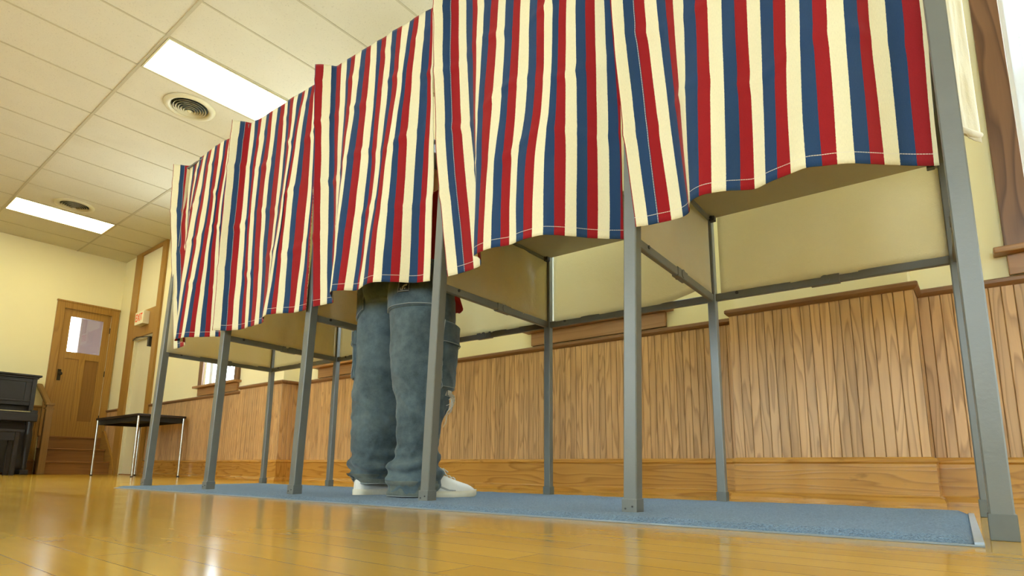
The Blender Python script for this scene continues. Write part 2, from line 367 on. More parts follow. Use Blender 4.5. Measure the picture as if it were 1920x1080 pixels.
CURTAINS={
'C1':[
[(0.007,-0.066,2.235),(0.044,-0.038,2.235),(0.069,-0.009,2.235),(0.09,0.012,2.235),(0.131,0.012,2.235),(0.176,0.011,2.235),(0.208,0.013,2.235),(0.242,0.013,2.235),(0.291,0.015,2.235),(0.328,0.015,2.235),(0.36,0.016,2.235),(0.406,0.013,2.235),(0.44,0.016,2.235),(0.475,0.017,2.235),(0.519,0.015,2.235),(0.553,0.018,2.235),(0.586,0.019,2.235),(0.636,0.019,2.235),(0.669,0.017,2.235),(0.7,0.017,2.235),(0.741,0.019,2.235),(0.772,0.024,2.235),(0.784,0.024,2.235),(0.794,0.024,2.235),(0.812,0.024,2.235),(0.83,0.024,2.235)],
[(-0.011,-0.049,1.728),(0.024,-0.027,1.726),(0.057,-0.007,1.723),(0.089,0.008,1.717),(0.132,0.005,1.691),(0.167,-0.005,1.666),(0.197,-0.019,1.64),(0.236,-0.037,1.607),(0.278,-0.047,1.577),(0.315,-0.048,1.557),(0.354,-0.044,1.539),(0.389,-0.036,1.526),(0.422,-0.028,1.514),(0.46,-0.036,1.489),(0.496,-0.046,1.463),(0.529,-0.052,1.441),(0.564,-0.059,1.418),(0.594,-0.052,1.407),(0.627,-0.045,1.394),(0.665,-0.034,1.382),(0.694,-0.016,1.38),(0.718,0.002,1.38),(0.754,0.018,1.373),(0.79,0.037,1.367),(0.827,0.053,1.359),(0.837,0.056,1.356)],
[(0.009,-0.035,1.324),(0.046,-0.018,1.319),(0.083,-0.005,1.312),(0.116,0.005,1.304),(0.16,-0.001,1.284),(0.191,-0.017,1.263),(0.214,-0.041,1.241),(0.24,-0.067,1.216),(0.281,-0.083,1.192),(0.317,-0.083,1.178),(0.354,-0.076,1.167),(0.389,-0.062,1.161),(0.421,-0.05,1.155),(0.454,-0.061,1.136),(0.487,-0.073,1.117),(0.518,-0.083,1.1),(0.554,-0.091,1.081),(0.589,-0.08,1.073),(0.624,-0.07,1.065),(0.659,-0.053,1.06),(0.69,-0.029,1.061),(0.716,-0.006,1.063),(0.749,0.016,1.062),(0.783,0.041,1.062),(0.819,0.062,1.06),(0.828,0.066,1.058)],
[(0.043,-0.021,0.9),(0.081,-0.009,0.9),(0.116,-0.003,0.9),(0.155,0.002,0.9),(0.193,-0.006,0.9),(0.219,-0.027,0.9),(0.232,-0.06,0.9),(0.247,-0.093,0.9),(0.28,-0.11,0.9),(0.315,-0.109,0.9),(0.351,-0.099,0.9),(0.384,-0.08,0.9),(0.418,-0.066,0.9),(0.45,-0.078,0.9),(0.482,-0.09,0.9),(0.517,-0.1,0.9),(0.554,-0.108,0.9),(0.589,-0.095,0.9),(0.621,-0.082,0.9),(0.657,-0.063,0.9),(0.688,-0.036,0.9),(0.716,-0.01,0.9),(0.747,0.015,0.9),(0.781,0.043,0.9),(0.815,0.067,0.9),(0.826,0.072,0.9)]],
'C2':[
[(0.007,-0.066,2.235),(0.044,-0.038,2.235),(0.069,-0.009,2.235),(0.09,0.012,2.235),(0.131,0.012,2.235),(0.176,0.011,2.235),(0.208,0.013,2.235),(0.242,0.013,2.235),(0.291,0.015,2.235),(0.328,0.015,2.235),(0.36,0.016,2.235),(0.406,0.013,2.235),(0.44,0.016,2.235),(0.475,0.017,2.235),(0.519,0.015,2.235),(0.553,0.018,2.235),(0.586,0.019,2.235),(0.636,0.019,2.235),(0.669,0.017,2.235),(0.7,0.017,2.235),(0.741,0.019,2.235),(0.772,0.024,2.235),(0.784,0.024,2.235),(0.794,0.024,2.235),(0.812,0.024,2.235)],
[(-0.005,-0.063,2.168),(0.027,-0.036,2.17),(0.053,-0.009,2.176),(0.079,0.011,2.176),(0.122,0.01,2.153),(0.167,0.005,2.126),(0.199,0.002,2.106),(0.241,-0.002,2.082),(0.281,-0.004,2.059),(0.321,-0.007,2.036),(0.362,-0.011,2.012),(0.405,-0.014,1.986),(0.439,-0.013,1.969),(0.485,-0.016,1.942),(0.524,-0.021,1.919),(0.558,-0.021,1.901),(0.595,-0.022,1.881),(0.62,-0.017,1.871),(0.648,-0.012,1.859),(0.684,-0.005,1.846),(0.719,0.005,1.834),(0.752,0.016,1.825),(0.785,0.024,1.814),(0.805,0.031,1.808),(0.817,0.033,1.803)],
[(0.002,-0.037,1.662),(0.042,-0.02,1.655),(0.072,-0.005,1.652),(0.114,0.002,1.639),(0.17,-0.005,1.614),(0.214,-0.027,1.584),(0.241,-0.045,1.564),(0.262,-0.053,1.552),(0.296,-0.061,1.534),(0.345,-0.068,1.511),(0.391,-0.073,1.49),(0.422,-0.071,1.479),(0.46,-0.068,1.466),(0.508,-0.073,1.444),(0.547,-0.077,1.427),(0.582,-0.078,1.413),(0.612,-0.076,1.402),(0.633,-0.063,1.4),(0.663,-0.048,1.397),(0.698,-0.03,1.393),(0.728,-0.01,1.392),(0.756,0.008,1.391),(0.79,0.024,1.386),(0.821,0.037,1.381),(0.829,0.041,1.38)],
[(0.01,-0.024,1.418),(0.059,-0.013,1.407),(0.095,-0.004,1.4),(0.147,-0.002,1.383),(0.207,-0.011,1.359),(0.246,-0.042,1.333),(0.269,-0.066,1.314),(0.28,-0.077,1.306),(0.315,-0.088,1.289),(0.351,-0.095,1.274),(0.387,-0.1,1.26),(0.422,-0.096,1.251),(0.459,-0.092,1.24),(0.492,-0.097,1.227),(0.53,-0.101,1.213),(0.567,-0.102,1.2),(0.606,-0.101,1.188),(0.637,-0.084,1.186),(0.67,-0.064,1.184),(0.701,-0.042,1.184),(0.729,-0.017,1.186),(0.757,0.005,1.187),(0.791,0.024,1.185),(0.825,0.04,1.181),(0.828,0.045,1.182)],
[(0.072,0.003,0.9),(0.128,0.003,0.9),(0.169,-0,0.9),(0.221,-0.01,0.9),(0.264,-0.023,0.9),(0.303,-0.067,0.9),(0.317,-0.102,0.9),(0.311,-0.116,0.9),(0.338,-0.13,0.9),(0.372,-0.138,0.9),(0.41,-0.143,0.9),(0.446,-0.136,0.9),(0.48,-0.129,0.9),(0.515,-0.134,0.9),(0.548,-0.137,0.9),(0.584,-0.137,0.9),(0.624,-0.133,0.9),(0.653,-0.112,0.9),(0.679,-0.086,0.9),(0.706,-0.058,0.9),(0.73,-0.027,0.9),(0.756,-0.001,0.9),(0.786,0.024,0.9),(0.815,0.045,0.9),(0.824,0.051,0.9)]],
'C3':[
[(0.007,-0.066,2.235),(0.044,-0.038,2.235),(0.069,-0.009,2.235),(0.09,0.012,2.235),(0.131,0.012,2.235),(0.176,0.011,2.235),(0.208,0.013,2.235),(0.242,0.013,2.235),(0.291,0.015,2.235),(0.328,0.015,2.235),(0.36,0.016,2.235),(0.406,0.013,2.235),(0.44,0.016,2.235),(0.475,0.017,2.235),(0.519,0.015,2.235),(0.553,0.018,2.235),(0.586,0.019,2.235),(0.636,0.019,2.235),(0.669,0.017,2.235),(0.7,0.017,2.235),(0.741,0.019,2.235),(0.772,0.024,2.235),(0.784,0.024,2.235),(0.794,0.024,2.235)],
[(0.021,-0.063,2.045),(0.049,-0.037,2.048),(0.083,-0.012,2.049),(0.102,0.006,2.051),(0.146,0.002,2.031),(0.201,-0.005,2.005),(0.227,-0.011,1.991),(0.265,-0.016,1.973),(0.312,-0.02,1.951),(0.353,-0.019,1.935),(0.396,-0.017,1.919),(0.441,-0.014,1.902),(0.458,-0.012,1.897),(0.495,-0.013,1.881),(0.55,-0.023,1.854),(0.58,-0.023,1.841),(0.615,-0.025,1.826),(0.64,-0.021,1.818),(0.66,-0.016,1.813),(0.695,-0.009,1.802),(0.741,0.001,1.789),(0.783,0.009,1.777),(0.804,0.012,1.77),(0.815,0.014,1.767)],
[(0.051,-0.054,1.59),(0.083,-0.036,1.588),(0.127,-0.02,1.581),(0.156,-0.008,1.578),(0.202,-0.022,1.557),(0.25,-0.038,1.536),(0.284,-0.058,1.517),(0.303,-0.068,1.506),(0.34,-0.076,1.492),(0.384,-0.071,1.48),(0.428,-0.063,1.47),(0.469,-0.051,1.463),(0.492,-0.047,1.457),(0.52,-0.049,1.448),(0.568,-0.065,1.426),(0.58,-0.067,1.422),(0.607,-0.069,1.413),(0.642,-0.06,1.406),(0.671,-0.048,1.402),(0.71,-0.034,1.396),(0.748,-0.016,1.392),(0.783,-0.003,1.386),(0.812,0.001,1.379),(0.844,0.006,1.372)],
[(0.107,-0.041,0.9),(0.155,-0.033,0.9),(0.202,-0.032,0.9),(0.238,-0.029,0.9),(0.278,-0.055,0.9),(0.313,-0.084,0.9),(0.349,-0.119,0.9),(0.367,-0.136,0.9),(0.392,-0.148,0.9),(0.42,-0.138,0.9),(0.45,-0.123,0.9),(0.477,-0.098,0.9),(0.499,-0.092,0.9),(0.514,-0.095,0.9),(0.569,-0.117,0.9),(0.605,-0.122,0.9),(0.643,-0.123,0.9),(0.677,-0.108,0.9),(0.706,-0.087,0.9),(0.734,-0.064,0.9),(0.76,-0.036,0.9),(0.791,-0.019,0.9),(0.82,-0.012,0.9),(0.851,-0.004,0.9)]],
'C4':[
[(-0.022,-0.064,2.235),(0.004,-0.026,2.235),(0.024,-0.003,2.235),(0.043,0.025,2.235),(0.085,0.026,2.235),(0.117,0.032,2.235),(0.149,0.035,2.235),(0.202,0.035,2.235),(0.236,0.035,2.235),(0.271,0.034,2.235),(0.325,0.033,2.235),(0.356,0.034,2.235),(0.396,0.035,2.235),(0.429,0.034,2.235),(0.458,0.033,2.235),(0.494,0.032,2.235),(0.532,0.032,2.235),(0.569,0.032,2.235),(0.594,0.032,2.235),(0.628,0.033,2.235),(0.659,0.033,2.235),(0.683,0.033,2.235),(0.698,0.033,2.235),(0.713,0.032,2.235),(0.723,0.032,2.235)],
[(-0.005,-0.068,1.616),(0.015,-0.035,1.623),(0.039,-0.012,1.625),(0.067,0.009,1.625),(0.106,0.017,1.618),(0.122,0.022,1.615),(0.143,0.024,1.61),(0.195,0.019,1.595),(0.219,0.021,1.589),(0.279,0.018,1.572),(0.322,0.016,1.56),(0.371,0.015,1.547),(0.439,0.005,1.525),(0.486,-0.007,1.508),(0.515,-0.015,1.498),(0.538,-0.024,1.488),(0.577,-0.035,1.474),(0.579,-0.03,1.475),(0.599,-0.027,1.471),(0.642,-0.019,1.463),(0.681,-0.012,1.455),(0.753,-0.006,1.438),(0.787,-0.005,1.429),(0.798,-0.003,1.427),(0.808,-0.004,1.424)],
[(0.013,-0.073,0.9),(0.048,-0.044,0.9),(0.073,-0.022,0.9),(0.112,-0.01,0.9),(0.147,0.006,0.9),(0.179,0.01,0.9),(0.213,0.011,0.9),(0.263,0.001,0.9),(0.287,0.006,0.9),(0.329,0.002,0.9),(0.373,0,0.9),(0.41,-0.002,0.9),(0.462,-0.021,0.9),(0.494,-0.04,0.9),(0.513,-0.055,0.9),(0.531,-0.068,0.9),(0.594,-0.085,0.9),(0.625,-0.077,0.9),(0.659,-0.071,0.9),(0.693,-0.057,0.9),(0.72,-0.043,0.9),(0.751,-0.032,0.9),(0.789,-0.03,0.9),(0.819,-0.026,0.9),(0.851,-0.027,0.9)]],
'C5':[
[(-0.093,-0.027,2.235),(-0.063,0.006,2.235),(-0.045,0.028,2.235),(-0.019,0.049,2.235),(0.034,0.049,2.235),(0.066,0.049,2.235),(0.097,0.05,2.235),(0.151,0.045,2.235),(0.179,0.047,2.235),(0.212,0.045,2.235),(0.262,0.039,2.235),(0.294,0.038,2.235),(0.331,0.038,2.235),(0.386,0.031,2.235),(0.413,0.032,2.235),(0.453,0.031,2.235),(0.499,0.031,2.235),(0.525,0.034,2.235),(0.555,0.039,2.235),(0.571,0.038,2.235),(0.597,0.038,2.235),(0.618,0.038,2.235)],
[(-0.09,-0.004,1.872),(-0.047,0.02,1.87),(-0.009,0.035,1.865),(0.029,0.047,1.86),(0.079,0.04,1.844),(0.104,0.033,1.835),(0.122,0.027,1.827),(0.15,0.017,1.817),(0.164,0.014,1.812),(0.201,0.008,1.8),(0.311,-0.006,1.765),(0.334,-0.005,1.76),(0.369,-0.004,1.751),(0.44,-0.009,1.73),(0.459,-0.005,1.727),(0.49,0.001,1.721),(0.509,0.007,1.718),(0.515,0.016,1.719),(0.535,0.026,1.718),(0.557,0.032,1.714),(0.562,0.037,1.715),(0.573,0.038,1.712)],
[(0.035,0.059,0.9),(0.096,0.057,0.9),(0.144,0.053,0.9),(0.214,0.042,0.9),(0.278,0.018,0.9),(0.327,-0.006,0.9),(0.34,-0.026,0.9),(0.343,-0.043,0.9),(0.337,-0.056,0.9),(0.327,-0.069,0.9),(0.396,-0.089,0.9),(0.418,-0.083,0.9),(0.441,-0.076,0.9),(0.478,-0.075,0.9),(0.511,-0.064,0.9),(0.536,-0.047,0.9),(0.566,-0.03,0.9),(0.599,-0.013,0.9),(0.626,0.006,0.9),(0.657,0.023,0.9),(0.674,0.035,0.9),(0.686,0.038,0.9)]],
}
# ------------------------------------------------------------------ the room
XL, XR, YW, YP, YF, ZC = -10.79, 4.0, 3.304, 3.127, -4.2, 3.431
T0, TX, TY = -4.643, .5607, 1.4969          # ceiling grid: origin and tile pitch (tile = TX by 2*TX)

m = MB(); m.box((XL-.3, YF-.3, -.1), (XR+.3, YW+.4, 0)); structure(m.build('floor', M['floor'], grain=0))
m = MB(); m.box((XL-.3, YF-.3, ZC), (XR+.3, YW+.4, ZC+.1)); structure(m.build('ceiling', M['ceiling']))
m = MB()
for i in range(-15, 11):
    x = T0-i*TX; m.box((x-.008, YF, ZC-.004), (x+.008, YW, ZC+.002))
for j in range(-5, 2):
    y = TY+j*2*TX; m.box((XL, y-.011, ZC-.0055), (XR, y+.011, ZC+.002))
structure(m.build('trim_5', M['grid']))

def wall_x(name, y0, y1, x0, x1, z1, holes):
    """wall running along x with rectangular holes (xa, xb, za, zb)"""
    m = MB(); x = x0
    for xa, xb, za, zb in sorted(holes):
        m.box((x, y0, 0), (xa, y1, z1))
        if za > 0: m.box((xa, y0, 0), (xb, y1, za))
        m.box((xa, y0, zb), (xb, y1, z1)); x = xb
    m.box((x, y0, 0), (x1, y1, z1))
    return m
WX = [.121-2.6*k-.005*k for k in (3, 2, 1, 0)]            # left ends of the four sills
WH = [(x+.14, x+.96, 1.10, 3.02) for x in WX]
DX0, DX1, DZ = -10.04, -9.27, 2.04
m = wall_x('wall_back', YW, YW+.26, XL-.3, XR+.3, ZC, WH+[(DX0, DX1, 0, DZ)])
PIERS = ((-6.196, -5.396), (-.977, -.193))
for a, b in PIERS: m.box((a, YP, 0), (b, YW+.01, ZC))
structure(m.build('wall_back', M['wall']))
FW = [(x, x+1.25, .85, 2.95) for x in (-5.4, -3.0, -.8, 1.4)]
m = wall_x('wall_front', YF-.26, YF, XL-.3, XR+.3, ZC, FW); structure(m.build('wall_front', M['wall']))
m = MB(); RW = [(1.1, 2.1)]; y = YF-.26
for a, b in RW+[(YW+.26, YW+.26)]:
    m.box((XR, y, 0), (XR+.26, a, ZC))
    if b > a: m.box((XR, a, 2.05), (XR+.26, b, ZC))
    y = b
structure(m.build('wall_right', M['wall']))
# left wall with the doorway at the top of the steps
LY0, LY1, LZ0, LZ1 = 2.56, 3.19, .554, 2.495
m = MB()
m.box((XL-.2, YF-.26, 0), (XL, LY0, ZC)); m.box((XL-.2, LY1, 0), (XL, YW+.05, ZC))
m.box((XL-.2, LY0, 0), (XL, LY1, LZ0)); m.box((XL-.2, LY0, LZ1), (XL, LY1, ZC))
structure(m.build('wall_left', M['wall']))
m = MB(); fx = XL-2.0                                  # stair landing behind that door, with a window in its far wall
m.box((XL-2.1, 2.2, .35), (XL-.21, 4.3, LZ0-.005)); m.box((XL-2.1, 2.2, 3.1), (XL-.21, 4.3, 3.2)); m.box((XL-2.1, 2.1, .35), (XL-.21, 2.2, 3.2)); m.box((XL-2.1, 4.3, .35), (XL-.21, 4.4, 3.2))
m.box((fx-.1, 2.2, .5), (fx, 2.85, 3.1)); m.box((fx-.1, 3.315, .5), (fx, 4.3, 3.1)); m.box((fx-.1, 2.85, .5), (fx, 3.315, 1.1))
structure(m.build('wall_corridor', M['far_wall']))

# panelling -----------------------------------------------------------------
def sweep(m, path, prof):
    """sweep a (distance, height) profile along a plan path; room lies on the right-hand side"""
    n = len(path); R = []
    for i, p in enumerate(path):
        ns = []
        for a, b in ((i-1, i), (i, i+1)):
            if a >= 0 and b < n:
                d = Vector((path[b][0]-path[a][0], path[b][1]-path[a][1])).normalized(); ns.append(Vector((d.y, -d.x)))
        if len(ns) == 2:
            q = (ns[0]+ns[1]); q = q/ max(.2, q.dot(ns[0]))
        else: q = ns[0]
        R.append([(p[0]+q.x*d, p[1]+q.y*d, z) for d, z in prof])
    m.rings(R, smooth=False)
def beads(m, a, b, z0, z1, w=.0435, off=.018, start=0.0):
    """beadboard: vertical strips with V grooves, from plan point a to b"""
    a = Vector(a); b = Vector(b); L = (b-a).length; d = (b-a)/L; nr = Vector((d.y, -d.x))
    t = 0.0; prof = []
    while t < L-.001:
        e = min(t+w, L)
        prof += [(t, off-.0035), (t+.0035, off), (max(t+.0036, e-.0035), off)]
        t = e
    prof.append((L, off-.0035))
    V = []; F = []; UV = []
    for q, o in prof:
        p = a+d*q+nr*o; V += [(p.x, p.y, z0), (p.x, p.y, z1)]
    for i in range(len(prof)-1):
        k = 2*i; F.append((k, k+2, k+3, k+1))
        u0, u1 = start+prof[i][0], start+prof[i+1][0]
        u0 += 1e-4; u1 -= 1e-4
        UV.append([(u0, z0), (u1, z0), (u1, z1), (u0, z1)])
    m.add(V, F, False, UV)
BASE = [(0,0),(.050,0),(.050,.014),(.044,.030),(.032,.036),(.030,.040),(.030,.176),(.037,.184),(.034,.196),(.020,.206),(0,.206)]
CAP = [(0,.950),(.022,.950),(.030,.957),(.037,.966),(.037,.980),(.030,.986),(0,.986)]
back_paths = [[(XL, YW), (-10.30, YW)],
    [(-9.115, YW), (-6.196, YW), (-6.196, YP), (-5.396, YP), (-5.396, YW), (-.977, YW), (-.977, YP), (-.193, YP), (-.193, YW), (XR, YW)]]
mb = MB(); mc = MB(); ms = MB(); st = 0
for P in back_paths:
    sweep(mb, P, BASE); sweep(mc, P, CAP)
    for i in range(len(P)-1):
        a, b = Vector(P[i]), Vector(P[i+1]); d = (b-a).normalized(); e = [0, 0]
        for q, (o, w_) in enumerate(((i-1, i), (i+1, i+2))):
            if 0 <= o and w_ < len(P):
                t = (Vector(P[w_])-Vector(P[o])).normalized(); cr = (t.x*d.y-t.y*d.x)*(1 if q == 0 else -1)
                e[q] = .018 if cr > 0 else -.018
        beads(ms, a-d*e[0], b+d*e[1], .2, .955, start=st); st += 7.395
structure(ms.build('trim_1', M['beadboard'])); structure(mc.build('trim_2', M['rail_wood'], grain=0))
structure(mb.build('baseboard_back', M['base_wood'], grain=0))
mb = MB(); mc = MB(); ms = MB()
P = [(XL, YF), (XL, 2.455)]
sweep(mb, P, BASE); sweep(mc, P, CAP); beads(ms, P[0], P[1], .2, .955)
structure(ms.build('trim_3', M['golden'])); structure(mc.build('trim_4', M['golden'], grain=1)); structure(mb.build('baseboard_left', M['stair'], grain=1))

# windows --------------------------------------------------------------------
def window(n, xa, xb, za, zb, y, sgn, pane_y, sill=True):
    """window in a wall along x; sgn = +1 when the room lies at smaller y"""
    W = empty('window_%d' % n, ((xa+xb)/2, y, za)); structure(W); off = tuple(W.location)
    c = .10; t = sgn*-.028
    m = MB()
    m.box((xa-c, y, za), (xa, y+t, zb+c), .004); m.box((xb, y, za), (xb+c, y+t, zb+c), .004); m.box((xa, y, zb), (xb, y+t, zb+c), .004)
    m.build('casing', M['walnut'] if sgn > 0 else M['golden'], W, off)
    if sill:
        m = MB(); m.box((xa-c-.04, y+sgn*.05, za-.012), (xb+c+.04, y-sgn*.075, za+.016), .006); m.build('sill', M['sill'], W, off, grain=0)
        m = MB(); m.box((xa-c+.005, y, za-.105), (xb+c-.005, y-sgn*.024, za-.013), .003); m.build('apron', M['sill'], W, off, grain=0)
    m = MB(); j = .02; d = sgn*.22
    m.box((xa, y+sgn*.01, za), (xa+j, y+d, zb)); m.box((xb-j, y+sgn*.01, za), (xb, y+d, zb)); m.box((xa+j, y+sgn*.01, zb-j), (xb-j, y+d, zb))
    m.build('jamb', M['sash'], W, off)
    zm = za+.88
    for z0, z1, py in ((za+.016, zm+.02, pane_y), (zm-.02, zb-j, pane_y+sgn*.045)):
        m = MB(); r = .05
        m.box((xa+j, py, z0), (xa+j+r, py+sgn*.035, z1)); m.box((xb-j-r, py, z0), (xb-j, py+sgn*.035, z1))
        m.box((xa+j+r, py, z0), (xb-j-r, py+sgn*.035, z0+r*.9)); m.box((xa+j+r, py, z1-r*.9), (xb-j-r, py+sgn*.035, z1))
        s = m.build('sash', M['sash'], W, off)
        m = MB(); m.box((xa+j+r, py+sgn*.015, z0+r*.9), (xb-j-r, py+sgn*.020, z1-r*.9)); m.build('glass_pane', M['glass'], s, off)
    return W
for n, (xa, xb, za, zb) in enumerate(WH): window(n+1, xa, xb, za, zb, YW, 1, YW+.07)
for n, (xa, xb, za, zb) in enumerate(FW): window(n+5, xa, xb, za, zb, YF, -1, YF-.07)

for a, b in RW:                                           # unseen glazed door, added in the right-hand wall for low daylight on the booths
    W = structure(empty('added_daylight_door', (XR, (a+b)/2, 0))); off = tuple(W.location)
    m = MB()
    for y0, y1, z0, z1 in ((a-.1, a, 0, 2.15), (b, b+.1, 0, 2.15), (a, b, 2.05, 2.15)): m.box((XR-.028, y0, z0), (XR, y1, z1), .004)
    m.build('casing', M['golden'], W, off)
    m = MB()
    for y0, y1, z0, z1 in ((a, a+.09, 0, 2.05), (b-.09, b, 0, 2.05), (a+.09, b-.09, 0, .18), (a+.09, b-.09, 1.93, 2.05)): m.box((XR+.06, y0, z0), (XR+.10, y1, z1))
    m.build('door_leaf', M['white_paint'], W, off)
    m = MB(); m.box((XR+.075, a+.09, .18), (XR+.08, b-.09, 1.93)); m.build('glass_pane', M['glass'], W, off)

# door at the top of the steps (left wall) ------------------------------------
D = structure(empty('door_1', (XL, 2.875, LZ0))); off = tuple(D.location)
m = MB()
m.box((XL, 2.46, LZ0-.02), (XL+.028, LY0, 2.605), .004); m.box((XL, LY1, LZ0-.02), (XL+.028, 3.288, 2.605), .004); m.box((XL, LY0, LZ1), (XL+.028, LY1, 2.605), .004)
m.box((XL, 2.452, 2.59), (XL+.040, 3.295, 2.615), .004)
m.build('casing', M['golden'], D, off)
def slab_y(x0, x1, y0, y1, z0, z1, holes):
    """door slab in a plane of constant x with rectangular holes"""
    m = MB(); ys = sorted({y0, y1} | {h[0] for h in holes} | {h[1] for h in holes}); zs = sorted({z0, z1} | {h[2] for h in holes} | {h[3] for h in holes})
    for i in range(len(ys)-1):
        for k in range(len(zs)-1):
            cy = (ys[i]+ys[i+1])/2; cz = (zs[k]+zs[k+1])/2
            if any(h[0] < cy < h[1] and h[2] < cz < h[3] for h in holes): continue
            m.box((x0, ys[i], zs[k]), (x1, ys[i+1], zs[k+1]))
    return m
GH = (2.662, 3.092, 1.838, 2.386); PA = (2.66, 2.835, .79, 1.735); PB = (2.915, 3.092, .79, 1.735)
slab_y(XL-.05, XL-.008, LY0+.001, LY1-.001, LZ0+.001, LZ1-.001, [GH, PA, PB]).build('door_leaf', M['golden'], D, off)
m = MB(); m.box((XL-.035, PA[0], PA[2]), (XL-.022, PA[1], PA[3])); m.build('panel', M['golden'], D, off)
m = MB(); m.box((XL-.035, PB[0], PB[2]), (XL-.022, PB[1], PB[3])); m.build('panel', M['golden_reflect'], D, off)
m = MB(); m.box((XL-.032, GH[0], GH[2]), (XL-.026, GH[1], GH[3])); m.build('glass_pane', M['glass'], D, off)
m = MB(); m.box((XL-.008, 2.588, 1.385), (XL+.002, 2.632, 1.555), .003); h = m.build('handle_plate', M['brass'], D, off)
m = MB(); m.tube([(XL+.001, 2.612, 1.485), (XL+.036, 2.612, 1.485), (XL+.040, 2.612, 1.485), (XL+.054, 2.612, 1.485), (XL+.062, 2.612, 1.485)], [.010, .009, .022, .027, .016], 20); m.build('knob', M['brass'], h, off)
for z in (.85, 1.55, 2.25):
    m = MB(); m.tube([(XL+.004, 3.190, z-.045), (XL+.004, 3.190, z+.045)], .009, 10); m.build('hinge', M['brass'], D, off)

# white exit door in the window wall ------------------------------------------
D = structure(empty('door_2', ((DX0+DX1)/2, YW, 0))); off = tuple(D.location)
m = MB(); t = -.032
m.box((-10.275, YW, 0), (DX0, YW+t, ZC-.002), .004); m.box((DX1, YW, 0), (-9.118, YW+t, ZC-.002), .004)
m.box((DX0, YW, DZ), (DX1, YW+t, 2.435), .003); m.box((DX0, YW, ZC-.055), (DX1, YW+t, ZC-.002), .003)
m.build('casing', M['golden'], D, off)
m = MB(); m.box((DX0, YW-.008, 2.435), (DX1, YW, ZC-.055)); m.build('transom_panel', M['white_paint'], D, off)
m = MB(); m.box((DX0, YW+.005, 0), (DX0+.03, YW+.12, DZ)); m.box((DX1-.03, YW+.005, 0), (DX1, YW+.12, DZ)); m.box((DX0+.03, YW+.005, DZ-.03), (DX1-.03, YW+.12, DZ)); m.build('jamb', M['white_paint'], D, off)
m = MB(); m.box((DX0+.032, YW+.04, .01), (DX1-.032, YW+.085, DZ-.033), .002); m.box((DX0+.24, YW+.0395, .02), (DX0+.246, YW+.041, DZ-.05)); m.build('door_leaf', M['white_paint'], D, off)
m = MB(); m.box((DX0+.03, YW+.0, 0), (DX1-.03, YW+.12, .012)); m.build('threshold', M['stair'], D, off, grain=0)
m = MB(); m.box((-9.40, YW-.045, 1.845), (-9.335, YW+.045, 1.985), .006); c = m.build('door_closer', M['black'], D, off)
m = MB(); m.bar((-9.37, YW-.02, 1.992), (-9.66, YW-.10, 2.004), .016, .010); m.bar((-9.66, YW-.10, 2.004), (-10.00, YW-.03, 2.012), .016, .010); m.build('closer_arm', M['black'], c, off)

# exit sign ---------------------------------------------------------------------
E0 = thing('exit_sign', 'small white exit sign box with red letters on the wood header above the white door', 'sign', (-9.6, YW-.032, 2.19))
off = tuple(E0.location)
m = MB(); m.box((-9.765, YW-.032, 2.19), (-9.455, YW-.118, 2.385), .008); m.build('housing', M['sign_white'], E0, off)
def text_mesh(name, body, size, mat, parent, mtx, depth=.001):
    cu = bpy.data.curves.new(name, 'FONT'); cu.body = body; cu.size = size; cu.align_x = 'CENTER'; cu.align_y = 'CENTER'; cu.extrude = depth
    o = bpy.data.objects.new(name, cu); COL.objects.link(o)
    dg = bpy.context.evaluated_depsgraph_get(); dg.update()
    me = bpy.data.meshes.new_from_object(o.evaluated_get(dg)); bpy.data.objects.remove(o); bpy.data.curves.remove(cu)
    me.transform(mtx); me.materials.clear(); me.materials.append(mat); me.name = name
    o = bpy.data.objects.new(name, me); COL.objects.link(o); o.parent = parent; return o
text_mesh('lettering', 'EXIT', .165, M['sign_red'], E0, Matrix.Translation((-.01, -.0875, .0975)) @ Matrix.Rotation(PI/2, 4, 'X') @ Matrix.Diagonal((.74, 1, 1, 1)))

# steps ---------------------------------------------------------------------------
SX = [-10.77, -10.53, -10.27]; SZ = [.554, .372, .186]
ST = thing('staircase', 'short brown wooden staircase of three risers climbing to the panelled door', 'stairs', (-10.5, 2.9, 0)); off = tuple(ST.location)
for k in range(3):
    m = MB(); m.box((XL+.002, 2.47, SZ[k]-.186 if k else .372), (SX[k], 3.252, SZ[k]-.024)); m.build('riser', M['stair'], ST, off, grain=1)
for k in (0, 1, 2):
    m = MB(); m.box((XL+.002 if k < 3 else 0, 2.465, SZ[k]-.024), (SX[k]+.022, 3.252, SZ[k]), .006); m.build('tread', M['stair'], ST, off, grain=1)
m = MB(); m.prism([(XL+.002, 0), (-10.12, 0), (-10.12, .05), (-10.24, .25), (-10.70, .66), (XL+.002, .66)], 1, 3.254, 3.282); m.build('stringer', M['golden'], ST, off, grain=0)
m = MB(); m.box((-10.245, 2.372, 0), (-10.165, 2.452, .93), .004); m.box((-10.255, 2.362, .90), (-10.155, 2.462, .915)); m.box((-10.258, 2.359, .955), (-10.152, 2.465, .985), .006); m.box((-10.24, 2.377, .93), (-10.17, 2.447, .955)); m.build('newel_post', M['post_wood'], ST, off)
m = MB(); m.bar((-10.20, 2.412, .93), (XL+.002, 2.398, 1.285), .07, .05, .012); m.build('handrail', M['post_wood'], ST, off, grain=0)

